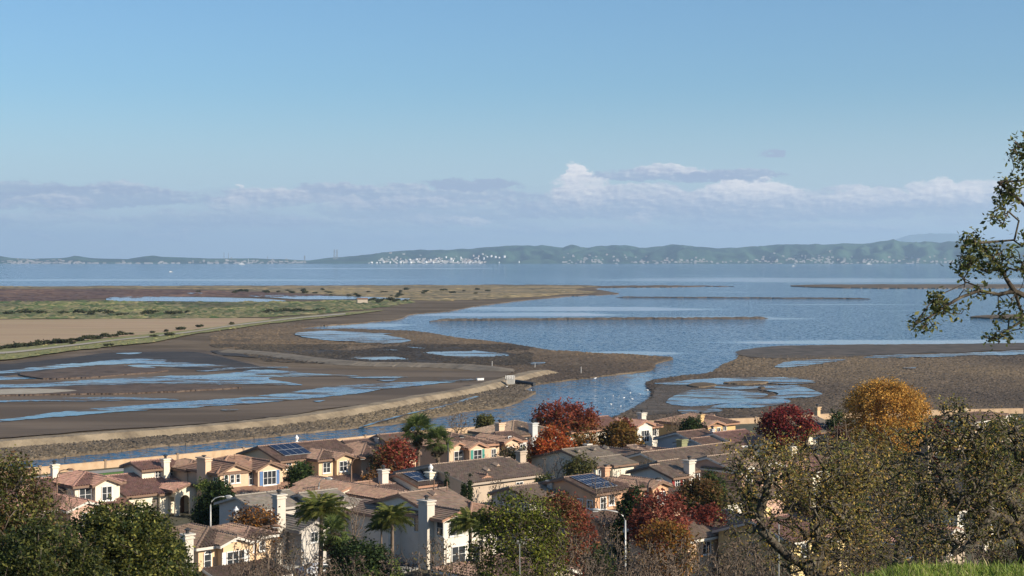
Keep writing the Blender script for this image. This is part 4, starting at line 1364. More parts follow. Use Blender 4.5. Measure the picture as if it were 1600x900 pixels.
# broad brown roof, centre
h = House('tan house with a broad grey brown tile roof right of the white house with cypresses', 839, 741, 5.6, TAN, T_TN, (.40, .33, .26))
h.blk(-11.5, -.0, 0, 13, 5.6, 'gx', .22)
h.blk(-6, 1.2, 3, 10, 5.8, 'gx', .3)
h.blk(-.2, 2.2, 0.5, 8, 5.4, 'gx', .24)
h.win('F', 2, 1.0, 4.4, .7, .9)
h.win('F', 0, -3, 4.3, 1.1, 1.2)
h.chp(814, 12, 706, 18, zb=5, lift=.15)
h.vent(0, -6, 2.5); h.vent(0, -3.5, 3.5)
h.done()
h = House('low grey house with a shaded gable behind the dark red and green foreground tree', 827, 779, 4.8, GREY, T_TN, BTRIM)
h.blk(0, 6.5, 0, 6.2, 4.8, 'gx', .30)
h.blk(3.5, 9, -1, 5, 4.8, 'gy', .30)
h.chp(863, 1.4, 752, 19, zb=2, col=GREY)
h.win('L', 0, 2.6, 3.6, 1.0, 1.0); h.win('F', 1, 6, 3.4, 1.3, 1.2)
h.done()

# grey brown roof mid
h = House('pale house with a plain grey brown roof and three roof vents behind the olive shrub', 931, 727, 5.5, CREAM, T_GD, BTRIM)
h.blk(0, h.x(982), 0, 12, 5.5, 'gx', .24)
h.blk(h.x(985) - 4, h.x(985), -.6, 5, 5.4, 'gx', .22)
for p in (938, 955, 968): h.win('F', 0, h.x(p), 4.3, .9, 1.2, 2, 2)
h.chp(918, 11, 695, 13, zb=5, col=(.58, .53, .45))
h.vent(0, 1.2, 4.5); h.vent(0, 4.2, 4.5); h.vent(0, 6.6, 4.4)
h.win('L', 0, 5, 4.2, 1, 1.2)
h.done()

# olive house
h = House('olive green house with a brown hipped roof and a square olive chimney', 1012, 714, 5.5, OLIVE, T_FB, RTRIM)
h.blk(0, h.x(1033), 0, 13, 5.5, 'hip', .28, tile=T_FB)
h.blk(h.x(1036, 1), h.x(1058, 1), 1, 8, 5.4, 'gy', .34, tile=T_RB)
h.blk(h.x(1030), h.x(1040), 2.5, 9, 5.3, 'gx', .3, tile=T_FB)
h.win('F', 0, h.x(1019), 4.6, 1.0, .9, 2, 1); h.win('F', 0, h.x(1027), 4.6, .8, .9, 1, 1)
h.win('F', 1, h.x(1047, 1), 4.3, 1.1, 1.2); h.win('L', 0, 6, 4, 1, 1.2)
h.chp(1065.5, 2.4, 688, 19, zb=0, col=OLIVE, lift=.1)
h.vent(0, 1, 3); h.vent(0, 2.8, 2.2)
h.done()

# white house top centre
h = House('white house with a pale lit front gable behind the golden brown tree', 996, 666, 5.6, WHITE, T_RED, RTRIM)
h.blk(0, h.x(1019), 0, 6, 5.7, 'gy', .36)
h.blk(-12, .3, 3, 11, 5.4, 'gx', .3)
h.blk(h.x(1019), h.x(1040), 1.5, 8, 5.2, 'hip', .3)
h.win('F', 0, h.x(1008), 3.9, 1.7, 1.8, 3, 2); h.win('F', 0, h.x(1008), 6.1, .9, .4, 3, 1)
h.win('F', 2, h.x(1022, 1.5), 4.2, .8, 1.2)
h.chp(1003, 6, 646, 15, zb=5, col=(.58, .53, .45))
h.done()

# salmon house with framed solar panels
h = House('salmon house with a grid of white framed solar panels, shaded left gable', 930, 770, 5.6, SALMON, T_FB, BTRIM)
xs_ = h.x(971)
h.blk(0, xs_, 0, 9.5, 5.6, 'gx', .25, tile=('barrel', (0.20, 0.135, 0.10)))
h.blk(xs_ - .5, h.x(1000), 1.2, 8.5, 5.6, 'hip', .30, tile=('barrel', (0.22, 0.145, 0.11)))
h.blk(h.x(995), h.x(1020), -.2, 7, 5.6, 'hip', .28, tile=T_BR)
h.blk(h.x(1020, -1), h.x(1044, -1), -1, 5, 5.6, 'gy', .36, tile=T_BR)
h.blk(-1.2, 3.2, -2.4, -.05, 2.6, 'shed', .3, tile=T_BR)
h.win('F', 0, h.x(942), 4.3, .9, 1.3); h.win('F', 0, h.x(955), 4.55, .8, 1.1, 2, 2)
h.win('L', 0, h.y(922), 4.2, .8, .9); h.win('L', 0, h.y(907), 4.2, .8, .9)
h.win('F', 3, h.x(1033, -1), 4.2, 1.3, 1.3); h.win('F', 2, h.x(1010), 4.4, 1.2, .9, 3, 1)
h.band(0); h.band(2)
h.chp(946, 6.6, 731, 15, zb=5, col=SALMON, lift=.3)
h.solar(0, .3, xs_ - .3, .3, 4.4, 6, 3, pitch=.25, label='grid of framed solar panels with pale joints on the salmon house')
h.done()

# white house with red shutters
h = House('white house with a tiny red shuttered window and a tall white chimney', 1050, 745, 5.2, WHITE, T_TN, BTRIM)
h.blk(0, h.x(1075), 0, 7, 5.2, 'gx', .28)
h.blk(h.x(1066), h.x(1094), .8, 7, 5.6, 'gx', .28)
h.blk(-3, 7, -6, 0.05, 2.6, 'shed', .2)
h.win('F', 0, h.x(1058), 4.4, .8, .9, 2, 2, shut=(0.25, 0.03, 0.03))
h.win('F', 0, h.x(1071), 4.4, .9, 1.2, 2, 2); h.win('F', 1, h.x(1089, .8), 4.4, .8, 1.1)
h.win('L', 0, 3.2, 3.6, 1.4, .8, 2, 1)
h.chp(1077, -.1, 720, 20, zb=0, col=(.56, .51, .43))
h.done()
h = House('house with a long striped tile roof behind the white house with red shutters', 1090, 722, 5.0, TAN, T_TN, WTRIM)
h.blk(-6, 12, 0, 9, 5.0, 'gx', .28)
h.win('F', 0, 8, 4, 1, 1.1); h.win('F', 0, 10.6, 4, 1, 1.1)
h.done()

# grey blue gable, right
h = House('white fronted house with a grey shaded gable and a pair of narrow front windows', 1107, 698, 5.5, BLUEG, T_BR, WTRIM)
h.blk(0, h.x(1132), 0, 6, 5.5, 'gx', .27)
for p in (1116, 1121): h.win('F', 0, h.x(p), 4.1, .7, 1.5, 1, 2)
h.win('L', 0, 3.6, 3.9, .8, 1.2)
h.chp(1113, 5.4, 672, 8, zb=5, col=BLUEG)
h.blk(h.x(1125), h.x(1165), 4, 12, 5.6, 'gx', .27)
h.done()
h = House('ochre house with three small white windows and a square chimney at its left end', 1102, 664, 5.5, OCHRE, T_BR, RTRIM)
h.blk(0, h.x(1149), 0, 10, 5.5, 'hip', .3)
h.blk(.1, h.x(1125), -.5, 5, 5.5, 'gy', .3)
for p in (1113, 1122.5): h.win('F', 1, h.x(p, -.5), 4.3, .8, 1.2, 2, 2)
h.win('F', 0, h.x(1132), 4.3, .8, 1.2, 2, 2)
h.chp(1095, 1.5, 649, 11, zb=0, col=OCHRE)
h.vent(0, 5.5, 3)
h.done()

# pink house right behind the oak
h = House('pink house with lit gables and striped roof half hidden by the oak crown', 1159, 736, 5.5, PINK, T_TN, WTRIM)
xg2 = h.x(1180)
h.blk(-.2, h.x(1200), 0.5, 10, 5.5, 'gx', .27)
h.blk(0, xg2, 0, 6, 5.5, 'gy', .36)
h.blk(h.x(1190, -1), h.x(1222, -1), -1, 6, 5.7, 'gy', .36)
h.blk(h.x(1190, -3), h.x(1224, -3), -3, -.95, 2.7, 'shed', .3)
h.win('F', 1, h.x(1170), 4.0, 1.1, 1.6, 2, 2); h.win('F', 2, h.x(1207, -1), 4.3, 1.3, 1.3)
h.band(0)
h.done()
h = House('white house with flat pale upper wall between striped roof and deep red tree', 1154, 695, 5.6, WHITE, T_RED, WTRIM)
h.blk(0, h.x(1200), 0, 9, 5.6, 'gx', .28)
for p in (1163, 1178, 1190): h.win('F', 0, h.x(p), 4.4, 1.0, 1.2, 2, 2)
h.chp(1196, 1.2, 706, 12, zb=4, col=PINK)
h.done()

# right, behind the deep red tree and the oaks
h = House('dark roofed house with a stepped tan chimney beside the deep red tree', 1262, 676, 5.0, CREAM, T_GD, BTRIM)
h.blk(0, 9, 0, 10, 5.0, 'gx', .30)
h.blk(6, 13, -2, 5, 5.0, 'hip', .30)
h.chp(1277, 8.5, 637, 11, zb=5, col=(.55, .38, .22))
h.chp(1292, 1.2, 665, 14, zb=4, col=WHITE)
h.win('F', 0, 2.5, 4, 1.2, 1.2)
h.done()
GRP = 'tiled houses showing in bits behind the oaks'
specs = [
    (1270, 735, 5.2, CREAM, T_RED, 'cream house with clay tile roof seen through the middle oak, below the dark roofed house', 9, 9),
    (1375, 782, 4.6, PINK, T_RED, 'pinkish house with red tile roof glimpsed between the oak trunks', 10, 9),
    (1450, 690, 5.0, TAN, T_BR, 'tan house with a brown roof seen under the arched oak limb near the wall', 9, 8),
    (1520, 658, 4.2, TAN, T_BR, 'low house with a dark ribbed roof next to the wall at the far right', 10, 6),
    (1496, 796, 4.6, CREAM, T_RED, 'white gabled house glimpsed behind the thick right oak limbs', 4, 9),
    (1560, 720, 5.0, PEACH, T_BR, 'peach house at the right edge behind the oak twigs', 9, 9),
    (1235, 845, 4.8, (.66, .52, .26), T_RED, 'yellow house low behind the middle oak trunk', 9, 9),
    (1075, 842, 4.2, PEACH, T_TN, 'striped tile roof house just right of the red and orange tree', 11, 8),
    (770, 905, 4.4, TAN, T_BR, 'house low in the centre whose tiles show through the green bush', 8, 7),
    (1345, 690, 4.8, TAN, T_BR, 'brown roofed house hidden behind the golden willow', 9, 8),
    (30, 800, 4.8, PINK, T_RED, 'pinkish house at the left edge behind the tall leafy oak', 9, 8),
    (1400, 845, 4.6, TAN, T_RED, 'tan house close under the right oak, mostly hidden', 9, 8),
]
for (px, py, ev, wc, tl, lb, dx, dy) in specs:
    h = House(lb, px, py, ev, wc, tl, WTRIM, group=GRP)
    h.blk(0, dx, 0, dy, ev, 'gx' if (px % 2) else 'hip', .3)
    h.blk(dx * .55, dx, -2, 3, ev, 'gy', .34)
    h.win('F', 0, dx * .25, ev - 1.2, 1.2, 1.2)
    h.win('F', 1, dx * .78, ev - 1.2, 1.3, 1.2)
    h.win('L', 0, dy * .5, ev - 1.3, 1.0, 1.1)
    h.chim(dx * .3, dy * .6, ev + dy * .15 + .9, .5, .42, 3, col=wc)
    h.done()
# ------------------------------------------------------------------ trees and shrubs


def grow(r, base, th, att, wt=0.45, seglen=1.0, jit=0.12, lean=(0, 0)):
    """branch skeleton: each attractor hangs on to the cheapest earlier node"""
    base = np.array(base, float)
    nodes = [base]
    parent = [-1]
    plen = [0.0]
    k = max(2, int(th / seglen))
    for i in range(1, k + 1):
        t = i / k
        p = base + np.array([lean[0] * t + r.normal(0, jit * .4), lean[1] * t + r.normal(0, jit * .4), th * t])
        nodes.append(p)
        parent.append(len(nodes) - 2)
        plen.append(plen[-1] + th / k)
    top = nodes[-1]
    order = np.argsort(np.linalg.norm(att - top, axis=1))
    N = np.zeros((len(att) * 8 + k + 10, 3))
    N[:len(nodes)] = nodes
    PL = np.zeros(len(N))
    PL[:len(nodes)] = plen
    cnt = len(nodes)
    lo = max(1, k // 2)
    tips = []
    for a in order:
        q = att[a]
        d = np.linalg.norm(N[lo:cnt] - q, axis=1)
        j = int(np.argmin(d + wt * PL[lo:cnt])) + lo
        L = d[j - lo]
        m = min(6, max(1, int(L / seglen)))
        prev = j
        p0 = N[j].copy()
        for s in range(1, m + 1):
            if cnt >= len(N): break
            t = s / m
            p = p0 * (1 - t) + q * t
            if s < m: p = p + r.normal(0, jit, 3) * L * .35 + np.array([0, 0, L * .06 * math.sin(math.pi * t)])
            N[cnt] = p
            parent.append(prev)
            PL[cnt] = PL[prev] + L / m
            prev = cnt
            cnt += 1
        tips.append(prev)
    return N[:cnt], np.array(parent), np.array(tips)


def skeleton(name, N, parent, r0, mat, par=None, rt=0.012, sides=4, power=0.5, rmin=0.0, smooth=True):
    n = len(N)
    w = np.ones(n)
    for i in range(n - 1, 0, -1):
        w[parent[i]] += w[i]
    R = rt + (r0 - rt) * (w / w[0]) ** power
    idx = np.arange(1, n)
    idx = idx[R[idx] > rmin]
    p1, p0 = N[idx], N[parent[idx]]
    ra, rb = np.minimum(R[parent[idx]], R[idx] * 1.5), R[idx]
    d = p1 - p0
    L = np.linalg.norm(d, axis=1, keepdims=True) + 1e-9
    d = d / L
    h = np.where(np.abs(d[:, 2:3]) < .9, np.array([[0, 0, 1.]]), np.array([[1., 0, 0]]))
    a = np.cross(d, h)
    a /= np.linalg.norm(a, axis=1, keepdims=True)
    b = np.cross(d, a)
    m = len(idx)
    V = np.zeros((m, 2 * sides, 3))
    for k in range(sides):
        t = 2 * math.pi * k / sides
        o = a * math.cos(t) + b * math.sin(t)
        V[:, k] = p0 + o * ra[:, None] - d * ra[:, None] * .3
        V[:, sides + k] = p1 + o * rb[:, None] + d * rb[:, None] * .3
    f = np.array([[k, (k + 1) % sides, sides + (k + 1) % sides, sides + k] for k in range(sides)])
    Fa = (np.arange(m)[:, None, None] * 2 * sides + f[None]).reshape(-1, 4)
    return mesh_np(name, V, Fa, mat, par, smooth=smooth), R


def leaves(name, r, cen, per, spread, size, pal, mat, par=None, colf=None, flat=0.5, aspect=1.7, clumpvar=.28):
    """per leaf-sized faces scattered round every centre"""
    m = len(cen)
    cen = np.repeat(cen, per, axis=0)
    cv = np.repeat(r.uniform(1 - clumpvar, 1 + clumpvar, (m, 1)), per, axis=0)
    n = len(cen)
    P = cen + r.normal(0, 1, (n, 3)) * spread
    nrm = r.normal(0, 1, (n, 3))
    nrm[:, 2] = np.abs(nrm[:, 2]) + flat
    nrm /= np.linalg.norm(nrm, axis=1, keepdims=True)
    a = np.cross(nrm, r.normal(0, 1, (n, 3)))
    a /= np.linalg.norm(a, axis=1, keepdims=True) + 1e-9
    b = np.cross(nrm, a)
    s = size * r.uniform(.6, 1.3, (n, 1))
    A, B = a * s * aspect * .5, b * s * .5
    V = np.stack([P - A, P + B * .9 - nrm * s * .12, P + A, P - B * .9 - nrm * s * .12], 1)
    pal = np.array(pal, float)
    pi = r.integers(0, len(pal), n) if colf is None else colf(P, r, len(pal))
    c = pal[pi] * cv * r.uniform(.7, 1.3, (n, 1))
    return mesh_np(name, V, np.arange(n * 4).reshape(-1, 4), mat, par, col=np.repeat(np.clip(c, 0, 1), 4, axis=0))


def crown_pts(r, n, cx, cy, z0, z1, rx, ry, shape='round', shell=.55, lobes=.28):
    """attractors in an uneven crown"""
    out = []
    lob = r.uniform(-1, 1, (9, 3))
    lob /= np.linalg.norm(lob, axis=1, keepdims=True)
    la = r.uniform(-lobes, lobes, 9)
    while len(out) < n:
        v = r.normal(0, 1, 3)
        v /= np.linalg.norm(v)
        q = 1 + sum(a * max(0, v @ l) ** 4 for a, l in zip(la, lob))
        rr = r.uniform(shell ** 3, 1) ** (1 / 3) * q
        p = v * rr
        t = (p[2] + 1) / 2
        if shape == 'cone': wv = max(.12, min(1, 1.35 - 1.15 * t))
        elif shape == 'ovoid': wv = max(.25, min(1.05, 1.2 - .65 * t))
        elif shape == 'dome': wv = 1.0; p[2] = abs(p[2]) * 1.6 - .8 if r.random() < .6 else p[2]
        elif shape == 'vase': wv = .55 + .5 * min(1, t * 1.3)
        else:
            wv = 1.0
            if p[2] > 0: p[2] = min(1.0, p[2]) ** .6
            if p[2] < -.2: wv = .9
        out.append((cx + p[0] * rx * wv, cy + p[1] * ry * wv, (z0 + z1) / 2 + p[2] * (z1 - z0) / 2))
    return np.array(out)


def tree(name, label, cat, px, ytop, w, Y, pal, n=110, per=26, size=.26, spread=.38, shape='round', trunk=.28, th=None, seed=0, colf=None, group=None, bark='bark', mat='leafd', depth=1.0, r0=.16, keep=1.0, zb=None, wt=.4, jit=.12, rt=.014, lowz=.25, flat=.5, shell=.5, rmin=0.0, clump=.28, seglen=None, lobes=.28):
    r = np.random.default_rng(1000 + seed + int(px * 3))
    if per > 8:
        n, per, w, size = int(n * 1.25), int(per * (1.75 if Y > 120 else 1.35)), w * 1.08, size * (.82 if Y > 120 else 1)
    X = (px - 800) * Y / F
    gz = ground_z(X, Y) if zb is None else zb
    top = CAMZ - (ytop - HZ) * Y / F
    H = top - gz
    rx = w * Y / F / 2
    if th is None: th = H * trunk
    root = empty(name, (X, Y, gz))
    tag(root, label, cat, group)
    att = crown_pts(r, n, 0, 0, H * lowz, H - .1, rx, rx * depth, shape, shell, lobes)
    N, pa, tips = grow(r, (0, 0, -.15), th, att, wt, seglen or max(.4, H * .09), jit)
    skeleton('trunk', N, pa, r0, M[bark], root, rt, 4 if r0 < .2 else 6, .5, rmin)
    cen = N[tips]
    if keep < 1: cen = cen[r.random(len(cen)) < keep]
    if per and len(cen):
        cf = (lambda P, q, k: colf(P, q, k, H)) if colf else None
        leaves('crown', r, cen, per, spread, size, pal, M[mat], root, cf, flat, clumpvar=clump)
    return root


def by_height(lo=.35, hi=.85, soft=.22):
    """palette index from low (0) to high (last)"""
    def f(P, r, k, H):
        t = (P[:, 2] / H - lo) / (hi - lo) + r.normal(0, soft, len(P))
        return np.clip((t * k).astype(int), 0, k - 1)
    return f


def by_side(soft=.3):
    def f(P, r, k, H):
        m = np.abs(P[:, 0]).max()
        t = (P[:, 0] / m + 1) / 2 + r.normal(0, soft, len(P))
        return np.clip((t * k).astype(int), 0, k - 1)
    return f


G_DARK = [(.018, .035, .012), (.03, .05, .016), (.045, .065, .02)]
G_MID = [(.035, .06, .018), (.06, .085, .025), (.09, .11, .032)]
G_OLIVE = [(.06, .065, .022), (.10, .10, .032), (.14, .125, .04)]
G_LIGHT = [(.10, .14, .03), (.15, .18, .035), (.19, .20, .05)]
REDD = [(.11, .06, .028), (.16, .04, .026), (.19, .03, .024), (.12, .02, .02)]
RED = [(.17, .045, .018), (.22, .04, .02), (.26, .055, .022), (.15, .022, .018)]
CRIM = [(.17, .034, .024), (.22, .045, .028), (.12, .024, .02)]
PINKR = [(.22, .060, .040), (.27, .085, .052), (.17, .045, .030)]
GOLDB = [(.13, .095, .026), (.20, .12, .03), (.24, .13, .035), (.15, .075, .026)]
GOLD = [(.48, .25, .055), (.57, .32, .07), (.42, .21, .045)]
ORANGE = [(.25, .10, .02), (.30, .14, .025), (.18, .07, .02)]
BROWN = [(.10, .068, .045), (.14, .10, .07), (.075, .05, .035)]

# autumn trees among the houses
tree('autumn_tree', 'large round dark red and green tree by the creek above the bright red tree', 'tree', 884, 633, 88, 262, [(.14, .13, .04), (.19, .12, .04), (.24, .085, .035), (.20, .050, .03)], 170, 30, .36, .5, 'round', .2, colf=by_height(.3, .9), lowz=.12)
tree('autumn_tree', 'bright orange red tree in front of the round dark red tree', 'tree', 862, 671, 84, 232, [(.30, .08, .025), (.38, .10, .03), (.32, .055, .025), (.38, .15, .04)], 150, 30, .32, .42, 'ovoid', .2, lowz=.1)
tree('autumn_tree', 'small orange and green tree at the right foot of the bright red tree', 'tree', 917, 683, 42, 238, GOLDB + ORANGE, 70, 26, .3, .36, 'round', .2, lowz=.1)
tree('autumn_tree', 'golden brown bushy tree before the white gabled house', 'tree', 968, 657, 76, 248, GOLDB, 150, 28, .34, .42, 'ovoid', .2, lowz=.08)
tree('autumn_tree', 'slim dark red treetop poking out behind the golden brown tree', 'tree', 977, 651, 26, 256, CRIM, 50, 22, .3, .36, 'ovoid', .3)
tree('autumn_tree', 'dark red and brown tree just left of the two tall palms', 'tree', 612, 692, 64, 222, [(.14, .12, .04), (.20, .09, .036), (.24, .055, .034), (.19, .04, .03)], 140, 26, .3, .4, 'round', .2, colf=by_side(.25), lowz=.1)
tree('autumn_tree', 'low rusty bush under the left side of the dark red tree by the palms', 'shrub', 578, 734, 26, 212, ORANGE + BROWN, 40, 20, .25, .25, 'round', .1, r0=.06, lowz=.05)
tree('autumn_tree', 'deep crimson tree beside the stepped tan chimney', 'tree', 1232, 640, 92, 262, CRIM + [(.19, .02, .03)], 170, 28, .34, .42, 'round', .2, lowz=.12)
tree('autumn_tree', 'second crimson tree left of the golden willow, lower and thinner', 'tree', 1318, 668, 46, 250, CRIM + BROWN, 70, 22, .3, .4, 'round', .2, lowz=.1)
tree('autumn_tree', 'crimson bush near the far right wall behind the oak', 'shrub', 1465, 655, 36, 240, CRIM, 60, 22, .28, .32, 'round', .15, lowz=.05)
tree('autumn_tree', 'big foreground tree fading from green twigs to dark red on its right', 'tree', 876, 766, 104, 158, [(.12, .115, .036), (.15, .10, .036), (.17, .075, .034), (.21, .055, .034)], 230, 22, .24, .34, 'round', .2, colf=by_side(.3), lowz=.1, keep=.85, r0=.2, bark='palebark')
tree('autumn_tree', 'pink red tree under the salmon house, its branches pale', 'tree', 1030, 770, 98, 166, PINKR + [(.14, .04, .03)], 170, 22, .26, .36, 'vase', .25, lowz=.2, bark='palebark', keep=.9)
tree('autumn_tree', 'orange leaved low tree below the pink red tree', 'tree', 1042, 812, 84, 158, ORANGE + GOLDB, 110, 20, .25, .36, 'round', .2, lowz=.1, keep=.8)
tree('autumn_tree', 'olive brown round tree right of the pink red tree', 'tree', 1096, 750, 78, 180, [(.085, .085, .025), (.12, .10, .03), (.13, .07, .028)], 150, 28, .26, .34, 'round', .2, colf=by_height(.2, 1.1), lowz=.1)
tree('autumn_tree', 'crimson low tree at the foot of the olive brown round tree', 'tree', 1104, 783, 66, 172, CRIM + PINKR, 90, 22, .25, .3, 'round', .15, lowz=.08)
tree('willow_tree', 'big golden yellow domed willow standing before the brown marsh', 'tree', 1386, 596, 122, 232, GOLD + [(.34, .22, .06)], 420, 46, .24, .5, 'round', .2, lowz=.22, r0=.3, flat=.2, clump=.2, lobes=.12)
tree('autumn_tree', 'small rusty tree beside the white house, right of the narrow cypresses', 'shrub', 742, 764, 22, 200, REDD, 40, 20, .22, .25, 'round', .1, r0=.05, lowz=.05)
tree('autumn_tree', 'rust red bush behind the urn topped chimney of the front left peach house', 'shrub', 392, 795, 54, 166, ORANGE + BROWN, 80, 20, .24, .32, 'round', .15, r0=.08, lowz=.05)
tree('autumn_tree', 'orange brown shrubby tree against the grey flat tiled house', 'tree', 412, 788, 50, 172, BROWN + ORANGE, 90, 16, .22, .34, 'vase', .2, r0=.09, lowz=.1, bark='palebark')

# evergreens
tree('evergreen_tree', 'dense dark green tree between the arched entry house and the curved street lamp', 'tree', 340, 757, 70, 186, G_DARK, 210, 32, .26, .36, 'ovoid', .15, lowz=.03)
tree('evergreen_tree', 'green tree in front of the house with the plain solar array', 'tree', 467, 723, 48, 204, G_MID + G_DARK, 130, 26, .26, .32, 'round', .15, lowz=.05)
tree('evergreen_tree', 'small yellow green shrub left of the peach house with blue shutters', 'shrub', 318, 748, 22, 206, G_LIGHT + G_MID, 50, 20, .22, .25, 'round', .1, r0=.05, lowz=.05)
tree('evergreen_tree', 'dark evergreen between the salmon house and the pink red tree', 'tree', 990, 766, 54, 174, G_DARK, 150, 28, .25, .34, 'ovoid', .15, lowz=.05)
tree('evergreen_tree', 'small dark evergreen beside the ochre house', 'tree', 1078, 655, 34, 262, G_DARK, 90, 24, .3, .35, 'round', .15, lowz=.05)
tree('evergreen_tree', 'round green shrub beside the stepped tan chimney on the creek side', 'shrub', 1306, 643, 26, 264, G_DARK + G_MID, 60, 22, .3, .35, 'round', .15, lowz=.05)
tree('evergreen_tree', 'olive green loose shrub left of the plain grey brown roof', 'shrub', 905, 712, 44, 205, G_OLIVE, 110, 20, .25, .34, 'round', .15, lowz=.06, bark='palebark')
tree('evergreen_tree', 'small green tree at the lit end of the broad grey brown roof', 'tree', 853, 738, 30, 197, G_MID + G_OLIVE, 70, 22, .24, .28, 'round', .15, lowz=.05)
tree('evergreen_tree', 'green shrub beside the pink house by the white house with red shutters', 'shrub', 1115, 738, 42, 194, G_MID, 90, 22, .24, .3, 'round', .12, lowz=.05)
tree('evergreen_tree', 'small dark green tree in front of the pink house gable', 'tree', 1170, 742, 20, 190, G_DARK, 60, 24, .22, .25, 'ovoid', .15, lowz=.05)
tree('evergreen_tree', 'olive shrub before the house with teal shutters', 'shrub', 800, 698, 50, 222, G_OLIVE + BROWN, 100, 18, .26, .34, 'round', .12, lowz=.05, bark='palebark')
tree('evergreen_tree', 'grey green tree by the creek wall above the brown tiled house', 'tree', 757, 651, 24, 300, G_OLIVE, 70, 22, .34, .4, 'round', .25, lowz=.15)
tree('evergreen_tree', 'dark shrub mass below the palms in deep shade at bottom centre', 'shrub', 560, 842, 90, 158, G_DARK, 180, 26, .26, .4, 'dome', .12, lowz=.03)
tree('evergreen_tree', 'bluish green bush under the right curved street lamp', 'shrub', 940, 845, 44, 140, G_DARK + G_MID, 100, 24, .2, .3, 'round', .12, lowz=.05)
tree('evergreen_tree', 'yellow green tree in the middle of the oak group below the dark roofs', 'tree', 1318, 700, 54, 170, G_LIGHT + G_MID, 130, 24, .24, .34, 'round', .2, lowz=.1)
tree('evergreen_tree', 'dark evergreen cypress like tree among the oaks', 'tree', 1342, 706, 24, 165, G_DARK, 90, 26, .24, .26, 'cone', .1, lowz=.05)
tree('evergreen_tree', 'green bush at the right end behind the oaks, near the wall', 'shrub', 1575, 648, 90, 225, G_OLIVE + G_MID, 160, 22, .28, .42, 'round', .12, lowz=.05)
tree('evergreen_tree', 'dark green bush at the far right below the dark ribbed roof', 'shrub', 1545, 676, 70, 205, G_DARK + G_OLIVE, 140, 22, .26, .4, 'round', .12, lowz=.05)
tree('evergreen_tree', 'dark bushy tree under the arched oak limb', 'tree', 1400, 705, 70, 190, G_OLIVE + G_DARK, 150, 22, .25, .38, 'round', .15, lowz=.05)
for (px, yt, w, Y, lb) in ((1250, 765, 60, 170, 'green shrub behind the left oak branches'), (1450, 755, 70, 165, 'olive shrub behind the forked right oak'), (1340, 820, 80, 150, 'olive bush low between the two oaks'), (1560, 770, 80, 160, 'green bush behind the thick right oak limb')):
    tree('evergreen_tree', lb, 'shrub', px, yt, w, Y, G_OLIVE + BROWN, 110, 20, .24, .36, 'round', .12, lowz=.05)
# narrow cypresses
for px, lb in ((698, 'leftmost narrow cypress, standing apart by the chimney with the ladder'), (725, 'middle narrow cypress of the close pair before the white house'), (734, 'right narrow cypress nearest the white house door')):
    tree('cypress_tree', lb, 'tree', px, 744, 8, 190, G_DARK, 70, 16, .2, .13, 'cone', .1, lowz=.03, r0=.06, group='narrow cypresses')
# clipped hedge block
mb = MB()
HXc = at(221, 800, 3.0)
hr = empty('hedge', HXc, CA)
tag(hr, 'clipped box shaped dark green hedge before the arched entry house', 'hedge')
r = np.random.default_rng(5)
P = r.uniform(-1, 1, (900, 3))
ax = r.integers(0, 3, 900)
P[np.arange(900), ax] = np.sign(P[np.arange(900), ax])
P = np.sign(P) * np.abs(P) ** .8 * np.array([2.3, 1.7, 1.05]) * (1 - .12 * (np.abs(P[:, 2:3]) > .9)) + np.array([0, 0, 1.05])
leaves('foliage', r, P, 14, .13, .2, G_DARK + [(.05, .075, .02)], M['leafd'], hr)
mb.box(-2.1, 2.1, -1.5, 1.5, 0, 1.85)
mb.build('core', pmat('hedge_core', [(.012, .02, .008), (.02, .03, .012)], 2, .95), hr)


# palms ------------------------------------------------------------
def frond_fan(r):
    V, Fa, C = [], [], []
    def quad(a, b, c, d, col):
        i = len(V)
        V.extend([a, b, c, d]); Fa.append((i, i + 1, i + 2, i + 3)); C.extend([col] * 4)
    quad((0, -.03, 0), (0, .03, 0), (1.0, .02, .12), (1.0, -.02, .12), (.12, .13, .05))
    for k in range(17):
        t = -1.9 + 3.8 * k / 16
        L = 1.05 * (1 - .25 * abs(t) / 1.9) * r.uniform(.9, 1.1)
        d = np.array([math.cos(t), math.sin(t), -.05])
        s = np.array([-math.sin(t), math.cos(t), .25]) * .05
        o = np.array([1.0, 0, .12])
        m = o + d * L * .6 + np.array([0, 0, -.03])
        e = o + d * L + np.array([0, 0, -.30 * r.uniform(.6, 1.3)])
        g = (.12, .15, .045) if k % 2 else (.085, .12, .032)
        quad(tuple(o), tuple(m - s), tuple(e), tuple(m + s), g)
    return V, Fa, C


def frond_feather(r, L=2.6, droop=1.5):
    V, Fa, C = [], [], []
    def quad(a, b, c, d, col):
        i = len(V)
        V.extend([a, b, c, d]); Fa.append((i, i + 1, i + 2, i + 3)); C.extend([col] * 4)
    sp = [np.array([L * t * (1 - .22 * t), 0, .75 * t - droop * t * t]) for t in np.linspace(0, 1, 13)]
    for i in range(12):
        w = .035 * (1 - i / 13)
        quad(tuple(sp[i] + [0, -w, 0]), tuple(sp[i] + [0, w, 0]), tuple(sp[i + 1] + [0, w, 0]), tuple(sp[i + 1] + [0, -w, 0]), (.12, .12, .045))
    for i in range(34):
        t = .1 + .9 * i / 33
        j = min(11, int(t * 12))
        f = t * 12 - j
        p = sp[j] * (1 - f) + sp[j + 1] * f
        for sd in (-1, 1):
            ll = (.75 - .4 * abs(t - .45)) * r.uniform(.8, 1.15)
            d = np.array([.35, sd * .8, r.uniform(-.75, -.15)])
            d /= np.linalg.norm(d)
            s = np.array([.045, 0, .01])
            e = p + d * ll + np.array([0, 0, -.16])
            m = p + d * ll * .5
            quad(tuple(p), tuple(m - s), tuple(e), tuple(m + s), [(.085, .11, .028), (.12, .145, .036), (.18, .17, .05)][r.integers(0, 3)])
    return V, Fa, C


